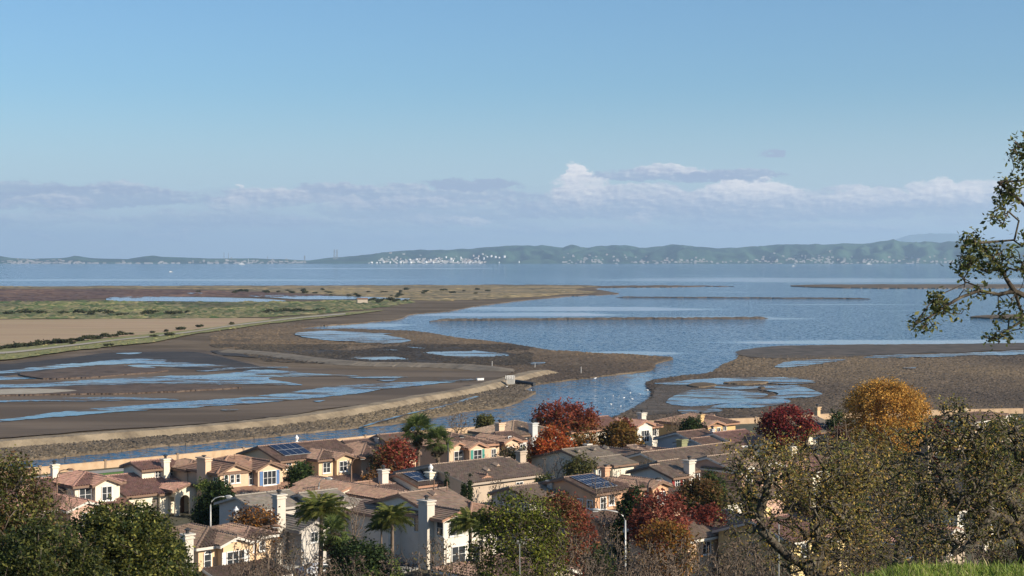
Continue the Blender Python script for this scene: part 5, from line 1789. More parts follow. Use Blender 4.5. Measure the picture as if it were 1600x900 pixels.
FM = {}
for kk in range(3):
    q = np.random.default_rng(kk)
    for nm, fn in (('fan', frond_fan), ('feather', frond_feather)):
        v, f, c = fn(q)
        o = mesh_np('frond', v, f, M['leafd'], col=np.array(c))
        FM[(nm, kk)] = o.data
        bpy.data.objects.remove(o)


def palm(label, px, ytop, Y, kind, crown_r, nf, r0, px_base=None, group=None, seed=0):
    r = np.random.default_rng(seed + int(px))
    X = (px - 800) * Y / F
    top = CAMZ - (ytop - HZ) * Y / F
    root = empty('palm_tree', (X, Y, 3.0))
    tag(root, label, 'palm', group)
    H = top - 3.0 - crown_r * .62
    m = MB()
    pts, rs = [], []
    for i in range(13):
        t = i / 12
        pts.append((math.sin(t * 2) * .12, .05 * t, H * t))
        rs.append(r0 * (1.35 - .5 * t + (.05 if i % 2 else 0)))
    m.tube(pts, rs, 9)
    m.build('trunk', M['palebark'], root)
    hx = Vector(pts[-1])
    for i in range(nf):
        t = (i + .5) / nf
        el = 1.4 - 2.0 * t if kind == 'fan' else 1.4 - 1.35 * t
        azm = i * 2.399 + r.normal(0, .15)
        o = link('frond', FM[(kind, i % 3)], M['leafd'], root)
        o.location = hx
        s = crown_r / (2.0 if kind == 'fan' else 2.3) * r.uniform(.9, 1.1)
        o.scale = (s, s, s)
        o.rotation_euler = (r.normal(0, .25), -el, azm)
    if kind == 'fan':      # skirt of dead fronds under the crown
        q = r.normal(0, 1, (40, 3)) * np.array([.22, .22, .4]) + np.array(hx) + np.array([0, 0, -.9])
        leaves('dead_fronds', r, q, 5, .2, .5, [(.10, .075, .045), (.14, .11, .07)], M['leafd'], root)
    return root


palm('taller left fan palm of the pair beside the house with teal shutters', 652, 655, 228, 'fan', 2.9, 44, .25, group='pair of fan palms', seed=1)
palm('shorter right fan palm of the pair beside the house with teal shutters', 683, 674, 224, 'fan', 2.5, 40, .24, group='pair of fan palms', seed=2)
palm('large feathery palm in front of the grey flat tiled house', 500, 780, 165, 'feather', 2.7, 36, .2, seed=3)
palm('low fan palm with yellowish fans below the large feathery palm', 518, 815, 160, 'fan', 2.1, 34, .2, seed=4)
palm('feathery palm with a bare lit trunk left of the big white chimney', 611, 794, 160, 'feather', 2.1, 32, .17, seed=5)
palm('thin trunked palm close left of the palm with the bare lit trunk', 594, 812, 162, 'feather', 1.5, 20, .09, seed=6)
palm('feathery palm in front of the white house front, left of the big green bush', 733, 804, 158, 'feather', 2.2, 32, .17, seed=7)
palm('small feathery palm leaning against the big green bush', 762, 815, 152, 'feather', 1.7, 24, .12, seed=8)

# bare trees and scrub on the lower slope -------------------------------------------
TWIG = [(.12, .085, .06), (.17, .125, .09), (.085, .06, .042)]
BARE = [
    (92, 752, 70, 170, 'pinkish bare tree in front of the far left cream house'),
    (428, 795, 80, 140, 'bare reddish brown tree before the grey house with the tall pale chimney'),
    (395, 835, 90, 128, 'brown bare tree in front of the arched white trimmed windows'),
    (455, 850, 90, 125, 'brown twiggy tree right of the front left peach house'),
    (545, 775, 60, 172, 'thin bare tree against the pale lit front beside the feathery palm'),
    (620, 850, 80, 132, 'bare tangle in front of the big white chimney base'),
    (690, 838, 80, 130, 'grey bare shrub below the right window of the white chimney house'),
    (778, 742, 34, 196, 'small pale bare tree before the white house with cypresses'),
    (948, 742, 50, 178, 'small bare pinkish tree at the corner of the salmon house'),
    (1010, 700, 36, 214, 'bare brown shrub beside the olive house wall'),
    (1058, 645, 46, 268, 'bare brown tree left of the ochre house'),
    (1115, 695, 34, 225, 'bare shrub in front of the white fronted house'),
    (1320, 640, 110, 175, 'large pale bare tree in front of the golden willow'),
    (858, 705, 60, 218, 'bare brown shrubs between the two broad roofs'),
    (715, 640, 40, 300, 'bare brown tree by the creek wall left of the grey green tree'),
    (960, 815, 80, 128, 'grey bare tree right of the curved street lamp'),
    (1010, 835, 110, 120, 'brown bare tree with a pale leaning trunk at bottom centre right'),
    (920, 855, 90, 118, 'grey twiggy scrub under the right curved lamp'),
    (1075, 830, 100, 122, 'dense brown twiggy tree left of the big oak'),
    (1130, 845, 100, 112, 'brown twiggy shrub at the foot of the big oak'),
    (500, 868, 80, 118, 'low brown scrub left of the parked white car'),
    (1170, 800, 90, 130, 'bare tree behind the left oak trunk'),
    (850, 850, 90, 120, 'grey brown scrub right of the big green bush'),
    (560, 868, 70, 130, 'dark bare scrub right of the parked white car'),
    (900, 838, 90, 124, 'grey twiggy tree directly left of the right curved lamp pole'),
    (985, 862, 110, 112, 'low brown scrub in front of the right curved lamp pole'),
    (1040, 858, 110, 108, 'brown scrub low at the bottom edge left of the big oak'),
    (1100, 868, 110, 104, 'grey brown scrub at the bottom edge before the striped tile roof'),
    (1165, 835, 90, 115, 'brown twiggy tree screening the yellow house beside the oak limb'),
    (1215, 850, 110, 100, 'low tangle of twigs below the looping oak limb'),
    (1330, 850, 110, 105, 'low tangle of twigs between the big oak and the slender oak'),
    (1420, 840, 90, 110, 'brown twigs behind the grassy knoll left end'),
    (1500, 835, 100, 105, 'brown twigs behind the grassy knoll right end'),
    (745, 858, 90, 118, 'brown thicket under the palm beside the white house front'),
    (655, 868, 90, 116, 'dark thicket at the bottom edge below the big white chimney'),
    (400, 868, 110, 112, 'brown thicket at the bottom edge right of the left oaks'),
]
for k, (px, yt, w, Y, lb) in enumerate(BARE):
    fg = Y < 145
    tree('bare_tree', lb, 'tree', px, yt, w, Y, TWIG + ([(.12, .10, .03)] if k % 3 == 0 else []), 330 if fg else 170, 5 if fg else 3, .14, .22, 'vase' if k % 2 else 'round', .18, r0=.13, lowz=.12, bark='palebark' if k % 2 == 0 else 'bark', rt=.013, keep=.7, jit=.2, shell=.3, group='bare trees and scrub' if False else None, wt=.55)

# leafy foreground bushes
tree('leafy_tree', 'big leafy yellow green bush in the centre foreground, dark stems inside', 'tree', 812, 768, 150, 112, [(.06, .08, .018), (.13, .15, .022), (.21, .22, .03), (.07, .05, .03)], 600, 30, .13, .25, 'round', .15, lowz=.04, r0=.16, keep=.9, jit=.2, clump=.45)
tree('leafy_tree', 'low yellow green bush at the bottom edge right of the parked white car', 'shrub', 575, 887, 52, 108, G_LIGHT + G_MID, 90, 24, .13, .2, 'dome', .12, lowz=.1, r0=.05)
tree('leafy_tree', 'second low yellow green bush at the bottom edge, right of the first', 'shrub', 618, 886, 44, 106, G_LIGHT + G_MID, 80, 24, .13, .2, 'dome', .12, lowz=.1, r0=.05)
tree('leafy_tree', 'bright green low bush at the bottom edge below the centre bush', 'shrub', 800, 888, 130, 95, G_LIGHT + G_MID, 130, 22, .12, .2, 'dome', .12, lowz=.1, r0=.05)
tree('oak_tree', 'dense dark green oak in the left foreground', 'tree', 190, 793, 235, 88, [(.024, .038, .011), (.05, .066, .017), (.11, .12, .028), (.20, .19, .042)], 1100, 52, .125, .24, 'round', .12, lowz=.05, r0=.24, mat='leaf', jit=.2, clump=.45, shell=.35, bark='oakbark')
tree('oak_tree', 'loose leafy oak with bare brown twigs at the left edge', 'tree', 12, 712, 160, 80, [(.055, .07, .018), (.11, .115, .028), (.18, .16, .042), (.11, .06, .03)], 850, 36, .115, .26, 'round', .15, lowz=.05, r0=.2, mat='leaf', jit=.22, clump=.45, shell=.3, bark='bark', keep=.8)
tree('oak_tree', 'lower dark leafy oak at the bottom left corner', 'tree', 60, 822, 190, 70, [(.026, .04, .012), (.055, .07, .018), (.12, .125, .03)], 640, 44, .11, .22, 'round', .12, lowz=.05, r0=.2, mat='leaf', jit=.2, clump=.45, bark='oakbark')
tree('oak_tree', 'small leafy oak at the lower left beside the peach house front', 'tree', 268, 838, 90, 92, [(.03, .046, .013), (.06, .08, .02), (.11, .12, .03)], 330, 42, .12, .22, 'round', .12, lowz=.05, r0=.12, mat='leaf', clump=.45, bark='oakbark')


# sparse twisted oaks on the right ----------------------------------------------------
def oak(label, limbs, Y, gx, crown, n, per, size, spread, pal, r0, seed, keep=.7, wt=.35, rt=.008, group=None, mat='leaf', mult=1.0):
    """limbs: list of (photo x, photo y, depth offset) polylines that shape the main boughs"""
    r = np.random.default_rng(seed)
    X = (gx - 800) * Y / F
    gz = hz(X, Y)
    O = np.array([X, Y, gz])
    root = empty('oak_tree', tuple(O))
    tag(root, label, 'tree', group)
    N, pa = [np.array([0, 0, -.3])], [-1]
    wgt = []
    first = None
    ends = {}
    for li, (start, pts) in enumerate(limbs):
        prev = ends.get(start, 0)
        P = [N[prev]]
        for (px, py, dy) in pts: P.append(np.array(atd(px, py, Y + dy)) - O)
        for a, b in zip(P[:-1], P[1:]):
            L = np.linalg.norm(b - a)
            k = max(1, int(L / .35))
            for j in range(1, k + 1):
                t = j / k
                p = a * (1 - t) + b * t
                if j < k: p = p + r.normal(0, .045, 3) * min(1, L)
                N.append(p)
                pa.append(prev)
                prev = len(N) - 1
        ends[li + 1] = prev
    base_n = len(N)
    att = []
    for (px, py, rx, ry, cnt, dy, dd) in crown:
        cnt = int(cnt * mult)
        q = r.normal(0, 1, (cnt, 3))
        q /= np.linalg.norm(q, axis=1, keepdims=True)
        q *= r.uniform(.15, 1, (cnt, 1)) ** .5
        pp = np.zeros((cnt, 3))
        pp[:, 1] = Y + dy + q[:, 1] * dd
        pp[:, 0] = (px - 800) * (Y + dy) / F + q[:, 0] * rx * Y / F
        pp[:, 2] = CAMZ - (py - HZ) * (Y + dy) / F + q[:, 2] * ry * Y / F
        att.append(pp - O)
    att = np.concatenate(att)
    tot = len(N) + len(att) * 9
    A = np.zeros((tot, 3))
    A[:len(N)] = N
    PL = np.zeros(tot)
    for i in range(1, len(N)): PL[i] = PL[pa[i]] + np.linalg.norm(A[i] - A[pa[i]])
    cnt = len(N)
    lo = max(1, base_n // 8)
    dmin = np.min(np.linalg.norm(att[:, None] - A[None, lo:base_n], axis=2), axis=1)
    tips = []
    for a in np.argsort(dmin):
        q = att[a]
        d = np.linalg.norm(A[lo:cnt] - q, axis=1)
        j = int(np.argmin(d + wt * PL[lo:cnt] * .3)) + lo
        L = d[j - lo]
        m = min(7, max(2, int(L / .22)))
        prev, p0 = j, A[j].copy()
        bend = r.normal(0, .16, 3) * L
        for s in range(1, m + 1):
            t = s / m
            p = p0 * (1 - t) + q * t
            if s < m: p = p + bend * math.sin(math.pi * t) + r.normal(0, .07, 3) * L
            A[cnt] = p
            pa.append(prev)
            PL[cnt] = PL[prev] + L / m
            prev = cnt
            cnt += 1
        tips.append(prev)
    A = A[:cnt]
    pa = np.array(pa)
    skeleton('trunk', A, pa, r0, M['oakbark'], root, rt, 6, .48)
    cen = A[tips]
    cen = cen[r.random(len(cen)) < keep]
    if per: leaves('crown', r, cen, per, spread, size, pal, M[mat], root, None, .3, 1.6, .35)
    return root


OAKL = [(.20, .18, .048), (.30, .24, .06), (.40, .27, .06), (.13, .135, .04), (.28, .165, .06)]
OAKG = [(.08, .095, .026), (.14, .145, .038), (.23, .20, .05), (.05, .065, .02)]
oak('big sparse oak in the right foreground with a dark twisted limb looping left', [
    (0, [(1275, 905, 0), (1262, 885, 0)]),
    (1, [(1230, 868, -1), (1205, 845, -1), (1188, 828, -1), (1190, 812, -1)]),
    (1, [(1281, 868, .5), (1276, 845, .5), (1272, 822, .5), (1282, 800, .5), (1285, 780, .8)]),
    (3, [(1300, 838, 0), (1306, 826, 0), (1295, 818, 0), (1270, 815, 0), (1252, 813, 0), (1245, 822, 0), (1230, 822, -.5), (1215, 813, -.8), (1195, 815, -1)]),
    (2, [(1186, 800, -1), (1196, 775, -1), (1200, 750, -1), (1188, 720, -1), (1172, 700, -1)]),
    (5, [(1200, 735, -.5), (1215, 712, 0), (1235, 705, .4)]),
    (3, [(1290, 760, 1), (1288, 730, 1), (1270, 705, 1)]),
    (3, [(1315, 810, 1), (1330, 785, 1.5), (1328, 760, 1.5), (1345, 735, 1.5), (1335, 715, 1)]),
    (2, [(1178, 830, -1), (1174, 850, -1.2), (1180, 870, -1)]),
], 52, 1285, [(1195, 730, 75, 55, 240, -1, 2.2), (1290, 730, 90, 60, 320, 1, 2.6), (1240, 790, 110, 60, 230, 0, 2.5), (1350, 790, 80, 70, 230, 1.5, 2.4), (1280, 860, 120, 45, 170, 0, 2.4), (1150, 790, 30, 60, 70, -1, 1.5)],
    0, 13, .055, .14, OAKL, .25, 11, .7, rt=.005, mult=1.15)
oak('dark limbed oak at the right edge, its arching limb crossing over the roofs', [
    (0, [(1610, 900, 0), (1600, 850, 0)]),
    (1, [(1590, 800, 0), (1568, 775, 0), (1548, 758, 0), (1520, 768, -.3), (1500, 780, -.4), (1489, 800, -.5)]),
    (2, [(1600, 755, .4), (1625, 740, .5)]),
    (1, [(1575, 812, -.4), (1550, 805, -.6), (1530, 830, -.8), (1510, 855, -1), (1490, 865, -1)]),
    (2, [(1545, 735, .2), (1540, 710, .2), (1535, 690, .2), (1530, 672, .2), (1500, 655, .1), (1485, 653, 0), (1460, 666, -.2), (1440, 662, -.3)]),
    (5, [(1522, 700, .2), (1500, 700, 0), (1480, 692, 0), (1455, 690, -.2), (1430, 700, -.3)]),
    (5, [(1492, 640, 0), (1491, 622, 0)]),
    (3, [(1600, 700, 0), (1580, 670, 0), (1560, 650, 0), (1545, 640, 0)]),
    (2, [(1470, 740, -.5), (1450, 715, -.6), (1462, 690, -.6)]),
], 44, 1625, [(1490, 640, 22, 22, 40, 0, .8), (1470, 680, 70, 28, 120, -.2, 1.4), (1560, 690, 70, 50, 210, 0, 1.8), (1500, 740, 90, 50, 220, -.3, 1.8), (1560, 800, 70, 60, 170, -.3, 1.8), (1470, 820, 80, 50, 170, -.6, 1.6), (1420, 745, 40, 40, 70, -.6, 1.2)],
    0, 13, .047, .12, OAKG + OAKL, .24, 12, .68, rt=.005, mult=1.15)
oak('slender oak with lichen pale twigs between the two larger oaks', [
    (0, [(1400, 880, 0), (1405, 850, 0), (1430, 832, 0), (1440, 822, 0)]),
    (1, [(1410, 800, 0), (1412, 775, .2), (1395, 745, .3), (1370, 720, .3), (1345, 700, .3)]),
    (2, [(1390, 780, .1), (1370, 770, .1), (1350, 775, .1)]),
    (2, [(1425, 745, .3), (1440, 715, .3), (1420, 690, .3)]),
], 62, 1395, [(1370, 715, 70, 55, 260, .3, 2.4), (1430, 780, 70, 60, 200, .2, 2.2), (1340, 770, 50, 60, 130, .1, 2.0), (1400, 850, 90, 40, 130, 0, 2)],
    0, 12, .06, .15, OAKL, .15, 13, .65, rt=.006, mult=1.15)
# overhanging oak, upper right
oak('overhanging oak with clustered leaves reaching in at the upper right', [
    (0, [(1760, 760, 0), (1730, 640, 0), (1705, 540, 0)]),
    (1, [(1660, 490, 0), (1620, 470, -.2), (1585, 455, -.3)]),
    (2, [(1572, 435, -.3), (1560, 412, -.3), (1545, 395, -.3), (1525, 380, -.35)]),
    (2, [(1560, 460, -.3), (1530, 454, -.4), (1500, 465, -.5), (1475, 480, -.6), (1450, 497, -.7), (1428, 508, -.75)]),
    (1, [(1670, 420, .2), (1640, 360, .2), (1610, 330, .1), (1580, 300, .1), (1560, 285, 0)]),
    (5, [(1625, 280, .1), (1605, 240, .1), (1598, 205, .1)]),
    (3, [(1585, 375, -.2), (1592, 345, -.2), (1575, 330, -.2)]),
    (2, [(1600, 500, -.2), (1575, 515, -.3), (1550, 530, -.4)]),
    (4, [(1515, 440, -.45), (1500, 432, -.5)]),
    (1, [(1690, 380, .3), (1680, 280, .3), (1650, 200, .3)]),
], 17, 1760, [(1550, 405, 40, 26, 46, -.3, .35), (1518, 378, 16, 20, 18, -.35, .25), (1508, 412, 20, 16, 24, -.4, .2), (1575, 300, 20, 26, 34, 0, .3), (1592, 240, 14, 30, 24, .1, .3), (1560, 338, 20, 14, 16, -.2, .3), (1582, 485, 26, 36, 26, -.3, .35), (1560, 525, 20, 14, 18, -.35, .3), (1478, 480, 34, 14, 20, -.6, .25), (1440, 506, 22, 10, 18, -.75, .2), (1460, 470, 10, 20, 10, -.6, .2), (1520, 455, 40, 10, 12, -.45, .3), (1605, 400, 16, 40, 24, -.2, .4), (1650, 380, 40, 90, 70, 0, .6), (1670, 260, 50, 80, 60, .2, .6), (1710, 450, 60, 120, 70, .1, .7)],
    0, 10, .034, .040, [(.05, .065, .018), (.085, .10, .028), (.13, .145, .042), (.19, .18, .06)], .04, 14, .62, rt=.0024, mult=1.25)

# hillside grass: bright turf of the knoll, one mass
r = np.random.default_rng(9)
n = 42000
Y = r.uniform(22, 36, n)
t = r.uniform(.20, .40, n)
X = t * Y
zz = np.array([hz(x, y) for x, y in zip(X, Y)])
hgt = r.uniform(.06, .17, n) * np.where(r.random(n) < .06, 1.9, 1.0)
ang = r.uniform(0, 6.28, n)
ln = r.normal(0, .07, (n, 2))
w = .011
V = np.zeros((n, 4, 3))
V[:, 0] = np.stack([X - np.cos(ang) * w, Y - np.sin(ang) * w, zz - .02], 1)
V[:, 1] = np.stack([X + np.cos(ang) * w, Y + np.sin(ang) * w, zz - .02], 1)
V[:, 2] = np.stack([X + ln[:, 0] * .5 + np.cos(ang) * w * .7, Y + ln[:, 1] * .5 + np.sin(ang) * w * .7, zz + hgt * .6], 1)
V[:, 3] = np.stack([X + ln[:, 0], Y + ln[:, 1], zz + hgt], 1)
pal = np.array([(.13, .20, .028), (.20, .26, .04), (.25, .29, .06), (.36, .32, .14)])
c = pal[r.choice(4, n, p=[.35, .33, .20, .12])] * r.uniform(.8, 1.2, (n, 1))
o = mesh_np('grass', V, np.arange(n * 4).reshape(-1, 4), M['grass'], col=np.repeat(c, 4, axis=0))
tag(o, 'bright green grass on the knoll at the lower right corner', 'grass', kind='stuff')
# ------------------------------------------------------------------ street furniture


def lamp(label, px, ytop, Y, arm, mat='lampmetal', lum=True, group='street lamps', ybend=None):
    """pole with an arm; arm = signed photo pixels from pole to lantern"""
    X = (px - 800) * Y / F
    gz = ground_z(X, Y)
    top = CAMZ - (ytop - HZ) * Y / F - gz
    A = arm * Y / F
    root = empty('street_lamp', (X, Y, gz))
    tag(root, label, 'street lamp', group)
    m = MB()
    m.tube([(0, 0, 0), (0, 0, top * .5), (0, 0, top - .9)], [.13, .10, .075], 8)
    m.build('pole', M[mat], root, True)
    m = MB()
    m.tube([(0, 0, 0), (0, 0, .25)], [.22, .2], 8)
    m.build('base', M[mat], root)
    m = MB()
    q = [(0, 0, top - .95), (A * .08, 0, top - .5), (A * .28, 0, top - .14), (A * .6, 0, top - .0), (A * .85, 0, top)]
    m.tube(q, [.075, .065, .06, .055, .05], 7)
    m.build('arm', M[mat], root, True)
    m = MB()
    sg = 1 if A > 0 else -1
    m.tube([(A * .84, 0, top), (A * .84 + sg * .2, 0, top + .04), (A * .84 + sg * .6, 0, top + .03), (A * .84 + sg * .85, 0, top - .02)], [.06, .13, .15, .05], 8)
    h_ = m.build('lantern', M[mat], root, True)
    m = MB()
    m.box(A * .84 + min(sg * .2, sg * .7), A * .84 + max(sg * .2, sg * .7), -.09, .09, top - .14, top - .10)
    m.build('lens', M['paint_white'], h_)
    return root


lamp('pale street lamp curving right, in front of the dense dark green tree', 329, 776, 178, 26)
lamp('pale street lamp with its arm pointing left, beside the pink red tree', 977, 797, 150, -46)
lamp('thin street lamp before the far left cream house, arm to the right', 89, 734, 186, 18, 'browntrim')
lamp('brown street lamp with hooked arm before the front left peach house', 399, 822, 140, 28, 'browntrim')
lamp('thin dark street lamp right of the shorter fan palm', 699, 678, 218, 18, 'darkmetal') if False else lamp('thin dark street lamp right of the shorter fan palm', 700, 682, 219, 20, 'darkmetal')
lamp('thin lamp at the right end of the house with the plain solar array', 549, 716, 202, 14, 'browntrim')
lamp('thin pale lamp before the half round garage window', 498, 748, 190, 12)
lamp('thin dark lamp in front of the salmon house wing', 1012, 748, 182, 14, 'darkmetal')
lamp('thin brown lamp left of the ochre house', 1091, 655, 262, -12, 'browntrim')
for px, yt, yb, Y, lb in ((815, 850, 900, 100, 'thin leaning grey stake in front of the big green bush'), (1217, 812, 900, 60, 'thin pale metal pole in front of the big sparse oak')):
    X = (px - 800) * Y / F
    gz = ground_z(X, Y)
    m = MB()
    m.tube([(0, 0, -.2), (-.12 if px < 900 else 0, 0, CAMZ - (yt - HZ) * Y / F - gz)], .022, 6)
    o = m.build('stake', M['lampmetal'])
    o.location = (X, Y, gz)
    tag(o, lb, 'pole')


# cars -------------------------------------------------------------
def car(label, px, py, Y, rz, paint, cat='car'):
    X = (px - 800) * Y / F
    root = empty('parked_car', (X, Y, 3.02), rz)
    tag(root, label, cat)
    pm = pmat('car_paint', [tuple(c * .95 for c in paint), paint], .5, .25, spec=.6)
    # side profile pushed across the width, narrowing to the roof
    prof = [(-2.2, .35), (-2.25, .62), (-2.15, .86), (-1.25, .98), (-.55, 1.42), (.9, 1.45), (1.6, 1.05), (2.15, .95), (2.2, .6), (2.15, .35)]
    vs, n = [], len(prof)
    for sd in (-1, 1):
        for (x, z) in prof:
            wv = .88 if z < 1.1 else .68
            vs.append((x, sd * wv, z))
    m = MB()
    m.add(vs, [list(range(n))[::-1] if False else list(range(n)), list(range(2 * n - 1, n - 1, -1))] + [[i, n + i, n + (i + 1) % n, (i + 1) % n] for i in range(n)])
    b = m.build('body', pm, root)
    m = MB()
    m.add([(-1.2, -.80, 1.0), (-1.2, .80, 1.0), (-.6, .64, 1.38), (-.6, -.64, 1.38)], [(0, 1, 2, 3)])
    w = m.build('windscreen', M['glass'], root)
    w.location = (-.012, 0, .02)
    m = MB()
    m.add([(1.57, -.80, 1.07), (1.57, .80, 1.07), (.97, .64, 1.41), (.97, -.64, 1.41)], [(3, 2, 1, 0)])
    w = m.build('rear_window', M['glass'], root)
    w.location = (.02, 0, .015)
    for sd in (-1, 1):
        m = MB()
        m.add([(-1.0, sd * .87, 1.02), (1.4, sd * .87, 1.04), (.85, sd * .715, 1.38), (-.52, sd * .715, 1.36)], [(0, 1, 2, 3)])
        m.build('side_window', M['glass'], root)
        m = MB()
        m.box(-.95, -.75, sd * .9 - .08, sd * .9 + .08, 1.0, 1.12)
        m.build('mirror', pm, root)
        m = MB()
        m.box(-2.26, -2.12, sd * .62 - .18, sd * .62 + .18, .66, .80)
        m.build('headlight', M['paint_white'], root)
        m = MB()
        m.box(2.12, 2.22, sd * .66 - .14, sd * .66 + .14, .72, .88)
        m.build('tail_light', cmat('tail', (.3, .01, .01)), root)
        for x in (-1.35, 1.35):
            m = MB()
            m.tube([(x, sd * .72, .33), (x, sd * .90, .33)], .33, 16)
            wh = m.build('wheel', M['darkmetal'], root)
            m = MB()
            m.tube([(x, sd * .90, .33), (x, sd * .915, .33)], .2, 12)
            m.build('rim', M['alu'], wh)
    return root


car('white parked car with its roof showing at the bottom edge of the street', 500, 890, 167.5, rad(200), (.72, .73, .75))
car('dark parked car in the shade before the pale lit house front', 548, 848, 181, rad(43), (.02, .02, .022))
# pink parasol in the garden
q = at(578, 840, 3.0)
root = empty('parasol', q)
tag(root, 'pink garden parasol half hidden in shade left of the white chimney house', 'parasol')
m = MB()
m.tube([(0, 0, 0), (0, 0, 2.35)], .03, 6)
m.build('pole', M['paint_white'], root)
m = MB()
k = 8
m.add([(0, 0, 2.5)] + [(1.1 * math.cos(2 * math.pi * i / k), 1.1 * math.sin(2 * math.pi * i / k), 2.05) for i in range(k)], [(0, i + 1, (i + 1) % k + 1) for i in range(k)])
m.build('canopy', cmat('cloth', (.45, .10, .16)), root)
# ladder on the chimney of the white house
q = at(672, 772, 3.0)
# gate and block on the levee -------------------------------------------------
G = at(797, 592.5, 2.15)
root = empty('levee_gate', G, rad(20))
root.scale = (.5, .5, .6)
tag(root, 'white railed gate platform on the gravel levee by the creek', 'gate')
for x in (-2.2, -.8, .8, 2.2):
    for y in (-1.2, 1.2):
        m = MB()
        m.box(x - .08, x + .08, y - .08, y + .08, -2.0, 1.7)
        m.build('post', M['paint_white'], root)
for y in (-1.2, 1.2):
    for z in (.55, 1.1, 1.62):
        m = MB()
        m.box(-2.3, 2.3, y - .03 - .09, y + .03 - .09, z - .035, z + .035)
        m.build('rail', M['paint_white'], root)
m = MB()
m.box(-2.4, 2.4, -1.35, 1.35, -.1, .06)
m.build('deck', M['concrete'], root)
m = MB()
m.box(-1.9, 1.9, -1.5, -1.36, -2.2, -.12)
m.build('flood_gate', M['concrete'], root)
q = at(750, 594, 2.1)
m = MB()
m.box(-1.8, 1.8, -.75, .75, 0, .95)
m.box(-1.95, 1.95, -.9, .9, .951, 1.1)
o = m.build('concrete_block', M['paint_white'])
o.location = q
o.scale = (.55, .55, .5)
o.rotation_euler = (0, 0, rad(30))
tag(o, 'long pale concrete block on the lagoon side of the levee, left of the gate', 'block')
P0, P1 = at(806, 596, 1.0), at(835, 600.5, .6)
m = MB()
m.tube([P0, P1], .55, 8)
o = m.build('drain_pipe', M['darkmetal'])
tag(o, 'dark drain pipe running from the levee gate down to the creek', 'pipe')
for k, (px, py, hgt, lb) in enumerate(((700, 592, 0, ''), (769, 572, 2.2, 'thin pale stake on the earth track left of the track bend'), (836, 574, 1.8, 'short pale stake at the bend of the earth track'), (908, 583, 2.6, 'white marker post on the spit above the creek'))):
    if not lb: continue
    q = at(px, py, .5)
    m = MB()
    m.tube([(0, 0, 0), (0, 0, hgt * .75)], .06, 6)
    o = m.build('marker_post', M['paint_white'])
    o.location = q
    tag(o, lb, 'post')
# small shed on the far marsh
q = at(566, 474.5, .6)
root = empty('shed', q, .2)
tag(root, 'tiny pale shed standing alone on the far green marsh', 'shed')
m = MB(); m.box(-4, 4, -2.5, 2.5, 0, 3.4); m.build('wall', cmat('wall', (.45, .38, .30)), root)
m = MB(); m.prism([(-4.3, -2.8, 3.4), (-4.3, 2.8, 3.4), (-4.3, 0, 4.6)], (8.6, 0, 0)); m.build('roof', M['browntrim'], root)

# dark shrubs along the far marsh and the path -----------------------------------
r = np.random.default_rng(21)
SH = []
SHRUBM = []
for kk in range(4):
    q = np.random.default_rng(kk + 40)
    cen = q.normal(0, 1, (26, 3))
    cen /= np.linalg.norm(cen, axis=1, keepdims=True)
    cen = cen * np.array([.85, .85, .6]) * q.uniform(.5, 1, (26, 1)) + np.array([0, 0, .45])
    o = leaves('shrub', q, cen, 9, .16, .34, [(.04, .05, .022), (.07, .075, .034), (.10, .095, .045)], M['leafd'])
    SHRUBM.append(o.data)
    bpy.data.objects.remove(o)


def shrub(px, py, rr, grp, lb, z=.7, k=0):
    o = link('marsh_shrub', SHRUBM[k % 4], M['leafd'])
    o.location = at(px, py, z)
    rr *= .75
    o.scale = (rr * r.uniform(1.0, 1.9), rr, rr * r.uniform(.6, .9))
    o.rotation_euler = (0, 0, r.uniform(0, 6.28))
    tag(o, lb, 'shrub', grp)


k = 0
for px in (12, 38, 52, 68, 98, 122, 130, 142, 155, 168, 192, 228, 234, 262, 270, 286, 296):
    shrub(px + r.normal(0, 2), 491.5 + r.uniform(-2, 2.5), r.uniform(2.2, 5.0), 'dark shrubs on the edge of the green marsh', 'dark round shrub on the edge of the far green marsh above the tan field', k=k); k += 1
for px in np.linspace(415, 505, 14):
    shrub(px, 489 - (px - 415) * .03 + r.uniform(-1, 1), r.uniform(2.5, 4.5), 'shrub thicket by the path end', 'dark shrub in the thicket where the pale path meets the green marsh', k=k); k += 1
for px in np.concatenate([np.linspace(0, 150, 26), np.linspace(155, 205, 7)]):
    shrub(px, 545.5 - px * .115 + r.uniform(-1.2, 1.2), r.uniform(1.2, 2.6), 'bushes lining the field side of the path', 'low dark green bush in the row between the tan field and the pale path', k=k); k += 1
for px, py in ((238, 520), (260, 518), (283, 515), (310, 511), (315, 510), (362, 507)):
    shrub(px, py, r.uniform(1.5, 2.5), 'lone bushes by the far path', 'low bush scattered along the far half of the pale path', k=k); k += 1
for px, py in ((113, 537), (165, 540), (172, 540), (240, 526), (265, 524)):
    shrub(px, py, r.uniform(1.2, 2.0), 'bushes below the path', 'small dark bush on the lagoon side of the pale path', z=.95, k=k); k += 1
for j in range(46):
    px = r.uniform(300, 800)
    shrub(px, r.uniform(452, 465) if px > 480 else r.uniform(453, 458), r.uniform(1.5, 4), 'scattered shrubs on the dry grassland', 'small dark shrub scattered on the far dry grassland', z=.6, k=k); k += 1
for j in range(22):
    shrub(r.uniform(555, 640), r.uniform(467, 473), r.uniform(2, 4), 'shrubs by the small shed', 'dark shrub near the tiny shed on the far marsh', z=.6, k=k); k += 1

